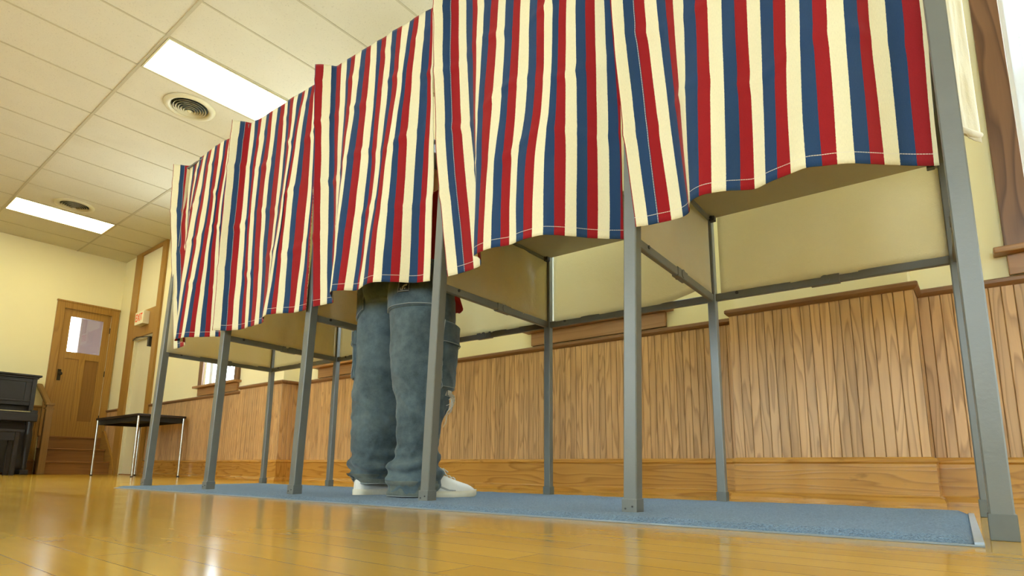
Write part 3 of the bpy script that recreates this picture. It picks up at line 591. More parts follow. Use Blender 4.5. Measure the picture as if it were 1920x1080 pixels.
# ceiling lights and vents ----------------------------------------------------------
def ceiling_light(i, j, label, group):
    x1 = T0-i*TX; x0 = x1-TX; y0 = TY+j*2*TX; y1 = y0+2*TX
    o = thing('ceiling_light', label, 'light', ((x0+x1)/2, (y0+y1)/2, ZC), 0, group); off = tuple(o.location); e = .013
    m = MB(); f = .012
    m.box((x0+e, y0+e, ZC-.010), (x0+e+f, y1-e, ZC-.001)); m.box((x1-e-f, y0+e, ZC-.010), (x1-e, y1-e, ZC-.001))
    m.box((x0+e+f, y0+e, ZC-.010), (x1-e-f, y0+e+f, ZC-.001)); m.box((x0+e+f, y1-e-f, ZC-.010), (x1-e-f, y1-e, ZC-.001)); m.build('frame', M['vent'], o, off)
    m = MB(); m.box((x0+e+f, y0+e+f, ZC-.008), (x1-e-f, y1-e-f, ZC-.002)); m.build('diffuser', M['lamp'], o, off)
LG = 'fluorescent ceiling lights'
ceiling_light(0, 0, 'bright rectangular ceiling light above the striped curtains, the bigger of the two lit panels', LG)
ceiling_light(8, 0, 'bright rectangular ceiling light near the far end wall, the smaller of the two lit panels', LG)
for i, j in LIGHTS_BEHIND:
    ceiling_light(i, j, 'rectangular ceiling light over the open floor in front of the booths', LG)
def vent(x, y, label):
    o = thing('air_vent', label, 'vent', (x, y, ZC), 0, 'round ceiling air vents'); off = tuple(o.location)
    m = MB(); m.lathe([(.215, -.001), (.214, -.010), (.195, -.020), (.176, -.022), (.160, -.012), (.152, .0), (.150, .01)], (x, y, ZC), 64); m.build('flange', M['vent'], o, off)
    m = MB(); m.lathe([(.152, -.002), (.10, -.003), (.001, -.003)], (x, y, ZC), 48); m.build('throat', M['vent_dark'], o, off)
    for k in range(6):
        r = .139-.0215*k; z = -.010-.0058*k
        m = MB(); m.lathe([(r, z-.010), (r-.0016, z-.0105), (r-.016, z+.006), (r-.0145, z+.0065), (r, z-.010)], (x, y, ZC), 56); m.build('ring', M['vent'], o, off)
    m = MB(); m.lathe([(.001, -.052), (.012, -.052), (.018, -.046), (.020, -.036), (.001, -.034)], (x, y, ZC), 32); m.build('hub', M['vent'], o, off)
vent(-5.476, 2.02, 'round louvred air vent in the ceiling beside the bigger light panel')
vent(-8.864, 2.05, 'round dark air vent in the ceiling beside the smaller far light panel')

# table in front of the exit door ------------------------------------------------------
TB = thing('table', 'low dark table with thin chrome legs in front of the white exit door', 'table', (-8.45, 2.98, 0)); off = tuple(TB.location)
tx0, tx1, ty0, ty1 = -9.15, -7.745, 2.68, 3.225
m = MB(); m.box((tx0, ty0, .715), (tx1, ty1, .742), .003); m.build('table_top', M['table_top'], TB, off, grain=0)
m = MB()
m.box((tx0+.03, ty0+.03, .655), (tx1-.03, ty0+.045, .715)); m.box((tx0+.03, ty1-.045, .655), (tx1-.03, ty1-.03, .715)); m.box((tx0+.03, ty0+.045, .655), (tx0+.045, ty1-.045, .715)); m.box((tx1-.045, ty0+.045, .655), (tx1-.03, ty1-.045, .715)); m.box((tx0+.045, ty0+.045, .70), (tx1-.045, ty1-.045, .7149)); m.build('apron', M['table_under'], TB, off)
for x, y, s in ((tx0+.02, ty0+.02, 0), (tx1-.02, ty0+.02, 0), (tx0+.02, ty1-.02, 0), (tx1-.02, ty1-.02, 0)):
    m = MB(); m.tube([(x, y, .012), (x, y, .716)], .0135, 12); lg = m.build('leg', M['chrome'], TB, off)
    m = MB(); m.tube([(x, y, 0), (x, y, .014)], .017, 12); m.build('foot', M['black'], lg, off)

# piano and bench --------------------------------------------------------------------
PN = thing('upright_piano', 'dark wooden upright piano against the far end wall left of the stairs', 'piano', (-10.45, 1.5, 0)); off = tuple(PN.location)
py0, py1 = .78, 2.235; px0 = XL+.06; pf = -10.19
m = MB(); m.box((px0, py0, .03), (pf-.14, py1, 1.325), .004)
m.box((pf-.14, py0, .72), (pf, py0+.05, 1.325), .004); m.box((pf-.14, py1-.05, .72), (pf, py1, 1.325), .004); m.build('case', M['piano'], PN, off)
m = MB(); m.box((px0-.02, py0-.04, 1.325), (pf+.045, py1+.04, 1.352), .008); m.box((px0, py0-.015, 1.30), (pf+.018, py1+.015, 1.326), .006); m.build('lid', M['piano'], PN, off, grain=1)
m = MB(); m.box((pf-.14, py0+.05, .93), (pf-.012, py1-.05, 1.30), .003)
for a, b in ((.98, 1.0), (1.25, 1.27)): m.box((pf-.012, py0+.05, a), (pf+.004, py1-.05, b), .004)
for y in (py0+.06, (py0+py1)/2-.03, py1-.12): m.box((pf-.012, y, 1.0), (pf+.002, y+.06, 1.25), .003)
m.build('upper_panel', M['piano'], PN, off, grain=1)
m = MB(); m.box((pf-.14, py0-.005, .70), (-9.93, py1+.005, .80), .008); m.build('key_bed', M['piano'], PN, off, grain=1)
m = MB(); m.box((-9.965, py0+.05, .80), (-9.945, py1-.05, .825), .003); m.box((pf-.012, py0-.002, .80), (-9.95, py0+.07, .855), .006); m.box((pf-.012, py1-.07, .80), (-9.95, py1+.002, .855), .006); m.build('key_slip', M['piano'], PN, off, grain=1)
m = MB(); n = 52; w = (py1-py0-.15)/n
for k in range(n): m.box((pf-.005, py0+.075+k*w+.0007, .806), (-9.967, py0+.075+(k+1)*w-.0007, .836))
m.build('white_keys', M['ivory'], PN, off)
m = MB()
for k in range(n-1):
    if k % 7 in (0, 1, 3, 4, 5): m.box((pf-.005, py0+.075+(k+1)*w-.006, .836), (-10.06, py0+.075+(k+1)*w+.006, .848))
m.build('black_keys', M['black'], PN, off)
m = MB(); m.box((pf-.14, py0+.05, .06), (pf-.11, py1-.05, .70)); m.build('lower_panel', M['piano'], PN, off, grain=1)
for y in (py0+.01, py1-.10):
    m = MB(); m.lathe([(.026, .06), (.034, .10), (.026, .14), (.040, .30), (.046, .52), (.036, .60), (.044, .66), (.044, .70)], (-10.0, y+.045, 0), 20); m.box((px0+.3, y, .0), (-9.94, y+.09, .065), .008); m.build('leg', M['piano'], PN, off)
BN = thing('piano_bench', 'dark wooden bench standing in front of the piano keyboard', 'bench', (-9.65, 1.5, 0)); off = tuple(BN.location)
by0, by1, bx0, bx1 = 1.02, 2.0, -9.83, -9.47
m = MB(); m.box((bx0-.02, by0-.02, .535), (bx1+.02, by1+.02, .565), .006); m.build('seat', M['piano'], BN, off, grain=1)
m = MB(); m.box((bx0+.02, by0+.03, .43), (bx0+.04, by1-.03, .535)); m.box((bx1-.04, by0+.03, .43), (bx1-.02, by1-.03, .535)); m.box((bx0+.04, by0+.03, .43), (bx1-.04, by0+.05, .535)); m.box((bx0+.04, by1-.05, .43), (bx1-.04, by1-.03, .535)); m.build('apron', M['piano'], BN, off, grain=1)
for x in (bx0+.03, bx1-.03):
    for y in (by0+.04, by1-.04):
        m = MB(); m.bar((x, y, 0), (x, y, .535), .05, .05, .006); m.build('leg', M['piano'], BN, off)
# ------------------------------------------------------------------ voting booths
RX, RY, RA = .01223, 1.66358, .0287137        # origin and turn of the row
D_ = .824; ZT = 2.235; ZB = .90; ZR = .873; ZS = 1.222
UF = {1: .004, 2: -.851, 3: -1.708, 4: -2.585, 5: -3.405, 6: -4.2}
UB = {1: .004, 2: -.843, 3: -1.692, 4: -2.575, 5: -3.445, 6: -4.25}
ca, sa = math.cos(RA), math.sin(RA)
def row(u, v, z=0): return (RX+u*ca-v*sa, RY+u*sa+v*ca, z)

def herm(P, t):
    """smooth interpolation of a list of tuples by arc parameter t in [0, len-1]"""
    i = min(int(t), len(P)-2); f = t-i
    p0, p1, p2, p3 = P[max(i-1, 0)], P[i], P[i+1], P[min(i+2, len(P)-1)]
    return tuple(.5*((2*b)+(c-a)*f+(2*a-5*b+4*c-d)*f*f+(3*b-a-3*c+d)*f**3) for a, b, c, d in zip(p0, p1, p2, p3))

def curtain(k, parent, mat):
    rows = CURTAINS['C%d' % k]; n = len(rows[0]); nc = 4; nz = 84
    cols = []
    for i in range(n):                              # every stripe edge hangs as one line from rod to hem
        L = sorted((r[i] for r in rows), key=lambda p: p[2])
        out = []
        for j in range(nz+1):
            z = ZB+(ZT-ZB)*j/nz
            for a in range(len(L)-1):
                if z <= L[a+1][2]+1e-6 or a == len(L)-2: break
            def slope(b):
                if b <= 0: return tuple((L[1][q]-L[0][q])/(L[1][2]-L[0][2]) for q in (0, 1))
                if b >= len(L)-1: return tuple((L[-1][q]-L[-2][q])/(L[-1][2]-L[-2][2]) for q in (0, 1))
                return tuple((L[b+1][q]-L[b-1][q])/(L[b+1][2]-L[b-1][2]) for q in (0, 1))
            h = L[a+1][2]-L[a][2]; f = (z-L[a][2])/h; sA, sB = slope(a), slope(a+1)
            h00, h10, h01, h11 = 2*f**3-3*f*f+1, f**3-2*f*f+f, -2*f**3+3*f*f, f**3-f*f
            out.append(tuple(h00*L[a][q]+h10*h*sA[q]+h01*L[a+1][q]+h11*h*sB[q] for q in (0, 1)))
        cols.append(out)
    rnd = random.Random(k*11)
    crease = [(.36+rnd.uniform(-.03, .03), .0050), (.67+rnd.uniform(-.03, .03), .0065), (.99+rnd.uniform(-.03, .03), .0060), (1.22, .003)]
    V = []; UVv = []; N = (n-1)*nc+1
    for j in range(nz+1):
        y = (ZT-ZB)*j/nz; P = [c[j] for c in cols]
        for q in range(N):
            t = q/nc; u, v = herm(P, t)
            for c, a in crease:
                cc = c+.030*math.sin(t*.55+k+c*9)+.02*(t/(n-1)-.5)
                dd = y-cc
                v -= a*max(0, 1-abs(dd)/.030)*(.55+.45*math.sin(t*.9+c*7))
                u += .0025*max(0, 1-abs(dd)/.04)*math.sin(t*1.1+c*13)
            v += .0060*mnoise.noise(Vector((u*6, y*3.5+u*4, k*3.1))) + .0025*mnoise.noise(Vector((u*17, y*9, k*1.7)))
            V.append((u, v, ZB+y)); UVv.append((t if q else -.14, y))
    F = []; UV = []
    for j in range(nz):
        for q in range(N-1):
            a = j*N+q; ids = (a, a+1, a+1+N, a+N); F.append(ids)
            UV.append([UVv[i] for i in ids])
    m = MB(); m.add(V, F, True, UV)
    o = m.build('curtain', mat, parent)
    sol = o.modifiers.new('cloth', 'SOLIDIFY'); sol.thickness = .0016; sol.offset = 0
    return o

def canvas_sheet(name, parent, A, B, z0, z1, amp, seed, bot=None, nu=28, nz=44):
    """hanging canvas between plan points A and B with soft bulges; bot(t) lifts the lower edge"""
    A = Vector(A); B = Vector(B); d = B-A; nr = Vector((d.y, -d.x)).normalized()
    V = []; F = []
    for j in range(nz+1):
        f = j/nz
        for i in range(nu+1):
            t = i/nu; lo = z0+(bot(t) if bot else 0); z = lo+(z1-lo)*f
            e = math.sin(PI*t)**.6
            b = amp*e*(.55*mnoise.noise(Vector((t*2.2, z*2.3, seed)))+.30*mnoise.noise(Vector((t*6, z*4.5, seed+7)))+.12*mnoise.noise(Vector((t*15+z*6, z*5-t*8, seed+3))))
            p = A+d*t+nr*b; V.append((p.x, p.y, z))
    for j in range(nz):
        for i in range(nu):
            a = j*(nu+1)+i; F.append((a, a+1, a+nu+2, a+nu+1))
    m = MB(); m.add(V, F, True)
    o = m.build(name, M['canvas'], parent)
    sol = o.modifiers.new('cloth', 'SOLIDIFY'); sol.thickness = .0025; sol.offset = 0
    return o

def post(parent, p, w, lean=(0, 0)):
    m = MB(); m.bar((p[0], p[1], .012), (p[0]+lean[0], p[1]+lean[1], ZT-.012), w, w, .003)
    o = m.build('post', M['post'], parent)
    m = MB(); m.box((p[0]-w/2-.003, p[1]-w/2-.003, .0), (p[0]+w/2+.003, p[1]+w/2+.003, .055), .002)
    m.build('foot_cap', M['post'] if w > .04 and p[0] < .5 else M['post_cap'], o)
    if w > .04 and p[0] < .5:
        for dx in (-.012, .010):
            m = MB(); m.tube([(p[0]+dx, p[1]-w/2-.005, .030+dx*.3), (p[0]+dx, p[1]-w/2-.002, .030+dx*.3)], .003, 8); m.build('rivet', M['bolt'], o)
    return o
def rail(parent, p, q, w=.020, h=.032, hinge=True):
    m = MB(); m.bar(p, q, w, h, .003); o = m.build('rail', M['post'], parent)
    if hinge:
        d = Vector(q)-Vector(p); c = Vector(p)+d*.52; n = Vector((d.y, -d.x, 0)).normalized()
        m = MB(); m.tube([tuple(c-n*.016), tuple(c+n*.016)], .017, 16); m.bar(tuple(c-d.normalized()*.05-Vector((0, 0, .001))), tuple(c+d.normalized()*.05-Vector((0, 0, .001))), w+.006, h+.004, .002); m.build('hinge', M['post'], o)
        m = MB()
        for f in (.11,): 
            e = Vector(p)+d*f; m.tube([tuple(e-n*.013+Vector((0, 0, .006))), tuple(e+n*.013+Vector((0, 0, .006)))], .007, 10)
        m.build('bolt', M['bolt'], o)
    return o

LABELS = {
 1: 'nearest, largest striped voting booth, its two end posts standing off the blue mat',
 2: 'striped voting booth between the nearest booth and the one with the person in jeans',
 3: 'striped voting booth with a person in baggy blue jeans showing below its curtain',
 4: 'striped voting booth directly beyond the one the person in jeans stands in',
 5: 'farthest and smallest striped voting booth, at the end nearest the dark table'}
for k in (1, 2, 3, 4, 5):
    B = thing('voting_booth', LABELS[k], 'voting booth', row(UF[k+1], 0), RA, 'row of striped voting booths')
    u0 = UF[k+1]; s = UF[k]-u0; bl = UB[k+1]-u0; br = UB[k]-u0
    c0 = CURTAINS['C%d' % k][0][0]; ln = (c0[0]+.036, .034 if k < 5 else .075); lz = ZR/ZT
    post(B, (0, 0), .043, ln); post(B, (bl, D_), .034)
    if k == 1: post(B, (s, 0), .043); post(B, (br, D_), .040)
    rail(B, (ln[0]*lz, ln[1]*lz+.0215, ZR), (bl, D_-.017, ZR))
    rail(B, (bl+.017, D_, ZR), (br-(.02 if k == 1 else .017), D_, ZR))
    if k == 1: rail(B, (s, .0215, ZR), (br, D_-.017, ZR))
    # rods at the top
    rail(B, (ln[0], .046, ZT-.02), (s-.02, .046, ZT-.02), .012, .012, False); rail(B, (bl, D_, ZT-.03), (br, D_, ZT-.03), .018, .026, False); rail(B, (ln[0], .06, ZT-.035), (bl, D_-.02, ZT-.035), .016, .022, False)
    # canvas
    lift = (lambda t: .05*max(0, (t-.70)/.30)**1.5) if k == 2 else ((lambda t: .012*max(0, (t-.85)/.15)) if k != 1 else None)
    canvas_sheet('side_panel', B, (.002, .030), (bl+.002, D_-.012), ZR+.008, ZT-.04, .075, k*5.3, (lambda t: .006+.012*math.sin(PI*t)) if k == 1 else None)
    canvas_sheet('back_panel', B, (bl+.040, D_-.008), (br-.012, D_-.008), ZR+.010, ZT-.04, .035, k*9.1, lift)
    if k == 1:
        canvas_sheet('side_panel', B, (s+.012, .06), (br+.004, D_-.012), 1.23, ZT-.04, .02, 71)
        # loose canvas hanging outwards past the end post
        canvas_sheet('canvas_flap', B, (br+.016, .46), (br+.108, D_-.03), 1.185, ZT-.04, .022, 44, lambda t: .075*t)
        m = MB(); m.tube([(br+.016, .47, 1.204), (br+.07, .65, 1.240), (br+.106, D_-.035, 1.287)], [.008, .012, .010], 10); m.build('canvas_roll', M['canvas'], B)
    # shelf with its support bar
    m = MB(); m.box((.030, .36, ZS), (s-.030, D_-.030, ZS+.018), .004)
    sh = m.build('shelf', M['shelf'], B)
    for x in (.027, s-.027):
        m = MB(); m.box((x-.007, .34, ZS-.012), (x+.007, D_-.025, ZS+.02), .002); m.build('shelf_bracket', M['post'], sh)
    for x in (.040, s-.040):
        m = MB(); m.box((x-.012, D_-.062, ZS-.020), (x+.012, D_-.034, ZS+.001), .003); m.tube([(x, D_-.070, ZS-.008), (x, D_-.030, ZS-.008)], .007, 10)
        m.build('clip', M['bolt'], sh)
    curtain(k, B, M['stripes_red'] if k == 3 else M['stripes'])

# ------------------------------------------------------------------ carpet mats
def mat_strip(name, label, u0, u1, v0, v1, seed, zl, zr_=None, skew=0.0, edge_right=False):
    o = thing(name, label, 'mat', row((u0+u1)/2, (v0+v1)/2), RA, 'blue carpet mats under the booths')
    cu, cv = (u0+u1)/2, (v0+v1)/2; nu = int((u1-u0)/.03); nv = 36; V = []; F = []
    for i in range(nu+1):
        for j in range(nv+1):
            a = i/nu; b = j/nv
            u = u0+(u1-u0)*a + skew*b*(1-a); 
            v = v0+(v1-v0)*b + (.012*mnoise.noise(Vector((u*2.3, seed, b)))*b)
            e = min(b*(v1-v0), (1-b)*(v1-v0), a*(u1-u0), (1-a)*(u1-u0)); z = zl*min(1, e/.022)**.5 if e < .022 else zl
            z = max(.0022, z) + .0025*mnoise.noise(Vector((u*45, v*45, seed)))*(1 if e > .01 else 0)
            if b > .9: z += .010*max(0, mnoise.noise(Vector((u*2.7, 5.5, seed))))*(b-.9)/.1
            V.append((u-cu, v-cv, z))
    for i in range(nu):
        for j in range(nv):
            a = i*(nv+1)+j; F.append((a, a+nv+1, a+nv+2, a+1))
    m = MB(); m.add(V, F, True); m.build('carpet_pile', M['rug'], o)
    g = .006
    m = MB(); m.box((u0-cu-.002, v0-cv-g, 0), (u1-cu+.012, v0-cv+.004, .0040), .0012); m.build('edging', M['rug_trim'], o)
    if edge_right: m = MB(); m.box((u1-cu-.004, v0-cv+.0045, 0), (u1-cu+.012, v1-cv+.002, .0085), .0012); m.build('end_binding', M['rug_edge'], o)
    return o
mat_strip('carpet_mat', 'long blue-grey carpet mat under the nearest booths, its end beside the two nearest posts', -2.36, -.046, -.186, .862, 3.3, .017, edge_right=True)
mat_strip('carpet_mat', 'blue-grey carpet mat running under the two farthest booths', -4.20, -2.375, -.172, .862, 8.1, .013, skew=-.16)
# ------------------------------------------------------------------ the person in booth three
def mat_denim(name, base=(.014,.031,.043), fade=(.105,.155,.175)):
    t = NT(name); o = t.obj()
    f = t.noise(o, 5.5, 5, .65); g = t.noise(o, 240, 2, .8); b = t.noise(o, 26, 3, .6)
    k = t.math('ADD', t.math('MULTIPLY', f, .75), t.math('MULTIPLY', b, .35))
    c = t.mix(t.ramp(k, [(.40, (0, 0, 0)), (.74, (1, 1, 1))]), base, fade)
    c = t.mix(t.math('MULTIPLY', g, .35), c, (.17,.21,.22))
    t.bsdf(c, .9, t.bump(t.math('ADD', t.math('MULTIPLY', b, .8), t.math('MULTIPLY', g, .25)), .35, .006), 0, .15, Sheen_Weight=.2); return t.m
M['denim'] = mat_denim('faded_denim')
M['denim_worn'] = mat_denim('worn_hem_denim', (.035,.045,.040), (.15,.165,.13))
M['thread'] = mat_plain('pale_thread', (.62,.62,.56), .9, .1, 40)
M['stitch'] = mat_plain('grey_stitching', (.24,.27,.27), .9, .1, 40)
M['patch'] = mat_plain('black_rubber_patch', (.008,.009,.009), .5, .1)
M['red_cloth'] = mat_plain('red_fleece', (.42,.022,.018), .9, .15, 30, 0, .1, .4, 300)
M['shoe'] = mat_plain('white_leather', (.72,.71,.66), .5, .10, 24, 0, .4, .25, 60)
M['sole'] = mat_plain('off_white_rubber', (.66,.62,.49), .6, .12, 30)
M['shoe_grey'] = mat_plain('grey_trim', (.32,.32,.30), .6, .1)
M['skin'] = mat_plain('skin', (.56,.33,.23), .55, .06, 12, 0, .35)
M['hair'] = mat_plain('brown_hair', (.045,.026,.014), .6, .3, 90)
rh = Vector((.7834, .6215, 0)); fh = Vector((-.6215, .7834, 0))

# trouser legs: (x, y, z, half-width)
LEG_L = [(-2.140,1.676,1.00,.079,.125),(-2.140,1.676,.811,.081,.126),(-2.139,1.677,.685,.083,.126),(-2.133,1.682,.561,.093,.126),(-2.123,1.690,.415,.101,.122),(-2.118,1.694,.319,.104,.116),(-2.118,1.694,.248,.107,.114),(-2.115,1.696,.190,.101,.108),(-2.119,1.694,.160,.106,.112),(-2.119,1.694,.136,.112,.116),(-2.121,1.691,.113,.105,.108),(-2.123,1.690,.094,.084,.092),(-2.121,1.691,.062,.079,.088),(-2.119,1.693,.036,.077,.086)]
LEG_L = [(x-rh.x*(a-b), y-rh.y*(a-b), z, b) for x, y, z, a, b in LEG_L]
LEG_R = [(-1.832,1.675,1.00,.131),(-1.832,1.675,.930,.133),(-1.828,1.678,.858,.142),(-1.825,1.680,.763,.145),(-1.827,1.679,.647,.138),(-1.825,1.680,.532,.124),(-1.821,1.684,.397,.106),(-1.828,1.677,.308,.090),(-1.832,1.675,.225,.082),(-1.833,1.674,.187,.090),(-1.836,1.671,.158,.098),(-1.837,1.671,.126,.108),(-1.834,1.673,.101,.112),(-1.833,1.673,.069,.107),(-1.837,1.671,.037,.100),(-1.838,1.669,.022,.094)]

KP = 1.055                                   # the wearer stands a little behind the curtain line
sc = lambda L: [(x*KP, y*KP, .14+(z-.14)*KP, r*KP) for x, y, z, r in L]
LEG_L, LEG_R = sc(LEG_L), sc(LEG_R)
def leg_at(L, z):
    Q = sorted(L, key=lambda p: p[2])
    if z <= Q[0][2]: return Q[0]
    for a, b in zip(Q[:-1], Q[1:]):
        if a[2] <= z <= b[2]:
            f = (z-a[2])/(b[2]-a[2]); f = f*f*(3-2*f)*.5+f*.5
            return tuple(a[i]+(b[i]-a[i])*f for i in range(4))
    return Q[-1]
def leg_point(L, z, th, out=0.0):
    """th = 0 to the right, -90 deg towards the back of the wearer"""
    x, y, _, r = leg_at(L, z)
    sd = 1.0 if L is LEG_L else 4.0
    low = max(0, 1-abs(z-.135)/.12); knee = max(0, 1-abs(z-.40)/.28)
    q = math.sin(z*98+2.4*math.sin(th+sd)+.8*math.sin(3*th)+sd)
    w = .012*low*(abs(q)**.6*(1 if q > 0 else -1))
    fo = mnoise.noise(Vector((th*1.1+z*9+sd, z*2.2-th*.6, sd*2))); w += .016*knee*max(0, 1-abs(fo)/.16)*.6
    fo = mnoise.noise(Vector((th*.9-z*6+sd*3, z*3.0+th*.5, sd*5))); w += .007*max(0, 1-abs(fo)/.12)*(.4+low)
    w += .011*mnoise.noise(Vector((math.cos(th)*1.4+sd, math.sin(th)*1.4, z*5)))
    rd = r*.94+.012
    c, s = math.cos(th), math.sin(th)
    p = Vector((x, y, z))+rh*c*(r+w+out)+fh*s*(rd+w+out)
    return p
def leg_loft(m, L, z0, z1, n=64, nz=90):
    R = []
    for j in range(nz+1):
        z = z0+(z1-z0)*j/nz
        R.append([tuple(leg_point(L, z, 2*PI*i/n)) for i in range(n)])
    m.rings(R)

# body: one continuous skin grown on a skeleton
fB = Vector((-.12, .993, 0)); rB = Vector((.993, .12, 0)); PC = Vector((-1.965*KP, 1.712*KP, 0))
def bp(r, f, z): return PC+rB*r+fB*f+Vector((0, 0, z))
SK = {'pelvis': (bp(0, 0, .98), .125), 'spine': (bp(0, .01, 1.10), .115), 'chest': (bp(0, .04, 1.30), .125), 'neckb': (bp(0, .075, 1.45), .060), 'neck': (bp(0, .10, 1.51), .054)}
ED = [('pelvis', 'spine'), ('spine', 'chest'), ('chest', 'neckb'), ('neckb', 'neck')]
HAND = {}
for s, S_ in ((-1, 'L'), (1, 'R')):
    hip = Vector((-2.08*KP, 1.73*KP, .90)) if s < 0 else Vector((-1.835*KP, 1.69*KP, .90))
    ank = Vector((-2.115*KP, 1.690*KP, .11)) if s < 0 else Vector((-1.815*KP, 1.655*KP, .11))
    SK['hip'+S_] = (hip, .085); SK['knee'+S_] = ((hip+ank)/2+Vector((0, .02, .02)), .058); SK['ank'+S_] = (ank, .040)
    SK['foot'+S_] = (ank+(Vector((.013, .10, -.062)) if s < 0 else Vector((.038, .09, -.062))), .020)
    SK['sh'+S_] = (bp(s*.185, .045, 1.415), .062); SK['elb'+S_] = (bp(s*.27, .13, 1.175), .043); SK['wr'+S_] = (bp(s*.13, .395, 1.285), .029); SK['palm'+S_] = (bp(s*.105, .465, 1.277), .033)
    ED += [('pelvis', 'hip'+S_), ('hip'+S_, 'knee'+S_), ('knee'+S_, 'ank'+S_), ('ank'+S_, 'foot'+S_), ('chest', 'sh'+S_), ('sh'+S_, 'elb'+S_), ('elb'+S_, 'wr'+S_), ('wr'+S_, 'palm'+S_)]
names = list(SK); me = bpy.data.meshes.new('person'); me.from_pydata([SK[k][0][:] for k in names], [(names.index(a), names.index(b)) for a, b in ED], [])
body = bpy.data.objects.new('person', me); COL.objects.link(body)
sk = body.modifiers.new('skin', 'SKIN'); sk.use_smooth_shade = True
for i, k in enumerate(names):
    d = me.skin_vertices[0].data[i]; r = SK[k][1]
    d.radius = (r*1.25, r*.9) if k in ('pelvis', 'spine', 'chest') else ((r*1.1, r*.6) if k.startswith('palm') else (r, r)); d.use_root = (k == 'pelvis')
su = body.modifiers.new('sub', 'SUBSURF'); su.levels = 2; su.render_levels = 2
bake(body)
m = MB(); bm = bmesh.new(); bm.from_mesh(body.data); m.frombm(bm, True)
# head with nose, brow and chin
HC_ = bp(0, .135, 1.635); tilt = math.radians(28)
def head_pt(r, f, u):
    f2 = f*math.cos(tilt)+u*math.sin(tilt); u2 = u*math.cos(tilt)-f*math.sin(tilt)
    return HC_+rB*r+fB*f2+Vector((0, 0, u2))
R = []
for j in range(25):
    ph = -PI/2+PI*j/24; u = math.sin(ph)*.125; q = max(.02, math.cos(ph)); ring = []
    for i in range(32):
        a = 2*PI*i/32; w = .076*q; dp = .096*q
        if u < -.02: w *= 1-.28*min(1, (-.02-u)/.10); dp *= 1-.10*min(1, (-.02-u)/.1)
        x = math.cos(a)*w; y = math.sin(a)*dp
        fr = max(0, math.sin(a))**24
        y += fr*(.022*max(0, 1-abs(u+.022)/.030) + .006*max(0, 1-abs(u+.066)/.014) + .010*max(0, 1-abs(u+.10)/.03))
        ey = math.exp(-((abs(x)-.032)/.014)**2-((u-.008)/.012)**2) if math.sin(a) > .3 else 0
        y -= .010*ey
        ring.append(tuple(head_pt(x, y, u)))
    R.append(ring)
m.rings(R)
for s in (-1, 1):                                       # ears
    m.rings([[tuple(head_pt(s*(.070+.014*k), -.005+.018*math.cos(a)*(1-.25*k), -.005+.032*math.sin(a)*(1-.2*k))) for a in [2*PI*i/14 for i in range(14)]] for k in (0, 1)])
def finger(m, base, d, bend, L, r):
    P = [base]; v = d.copy()
    for k, f in enumerate((.46, .31, .23)):
        P.append(P[-1]+v*L*f); v = (v+Vector((0, 0, -bend))).normalized()
    m.tube([tuple(p) for p in P], [r*1.05, r, r*.92, r*.72], 10)
for s, S_ in ((-1, 'L'), (1, 'R')):
    pl = SK['palm'+S_][0]; d = (pl-SK['wr'+S_][0]).normalized(); d.z = 0; d.normalize(); side = Vector((d.y, -d.x, 0))
    for k, L in enumerate((.068, .076, .071, .056)):
        o = (k-1.5)*.0195*(1 if s < 0 else -1)*-1
        finger(m, pl+d*.020+side*o+Vector((0, 0, .004)), (d+side*o*2.2+Vector((0, 0, .10))).normalized(), .38, L, .0088)
    th = side*(s*-1)
    finger(m, pl-d*.030+th*.026, (d*.65+th*.75+Vector((0, 0, -.05))).normalized(), .15, .062, .0100)
bpy.data.objects.remove(body)
body = m.build('person', M['skin'], None, (PC.x, PC.y, 0)); body.location = (PC.x, PC.y, 0)
rm = body.modifiers.new('rm', 'REMESH'); rm.mode = 'VOXEL'; rm.voxel_size = .0062; rm.use_smooth_shade = True
sm = body.modifiers.new('sm', 'SMOOTH'); sm.iterations = 3; sm.factor = .5
bake(body)
tag(body, 'person seen from behind in baggy faded blue jeans and scuffed white sneakers', 'person')
off = (PC.x, PC.y, 0)
hm = MB(); R = []
for j in range(15):
    ph = math.radians(-12)+math.radians(102)*j/14; u = math.sin(ph)*.135; q = max(.02, math.cos(ph)); ring = []
    for i in range(36):
        a = 2*PI*i/36; back = max(0, -math.sin(a)); uu = u-.06*back*(1-j/14)+.045*max(0, math.sin(a))*(1-j/14)
        ring.append(tuple(head_pt(math.cos(a)*.084*q, math.sin(a)*.104*q-.004, uu)))
    R.append(ring)
hm.rings(R, cap=False); hm.build('hair', M['hair'], body, off)
for s in (-1, 1):
    m = MB(); c = head_pt(s*.032, .077, .008); m.lathe([(.001, -.010), (.007, -.0075), (.010, 0), (.007, .0075), (.001, .010)], tuple(c), 16); m.build('eye', M['ivory'], body, off)

# jeans: two legs and the seat fused into one garment
m = MB(); leg_loft(m, LEG_L, .066, 1.0); leg_loft(m, LEG_R, .020, 1.0)
R = []
for z, a, b in ((.90, .180, .130), (.95, .200, .150), (1.0, .207, .158), (1.05, .204, .156), (1.10, .198, .150)):
    c = Vector((-1.970*KP, 1.700*KP, z)); R.append([tuple(c+rh*a*math.cos(2*PI*i/64)+fh*b*math.sin(2*PI*i/64)) for i in range(64)])
m.rings(R)
J = m.build('jeans', M['denim'], body, off)
rm = J.modifiers.new('rm', 'REMESH'); rm.mode = 'VOXEL'; rm.voxel_size = .0058; rm.use_smooth_shade = True
sm = J.modifiers.new('sm', 'SMOOTH'); sm.iterations = 3; sm.factor = .5
bake(J)

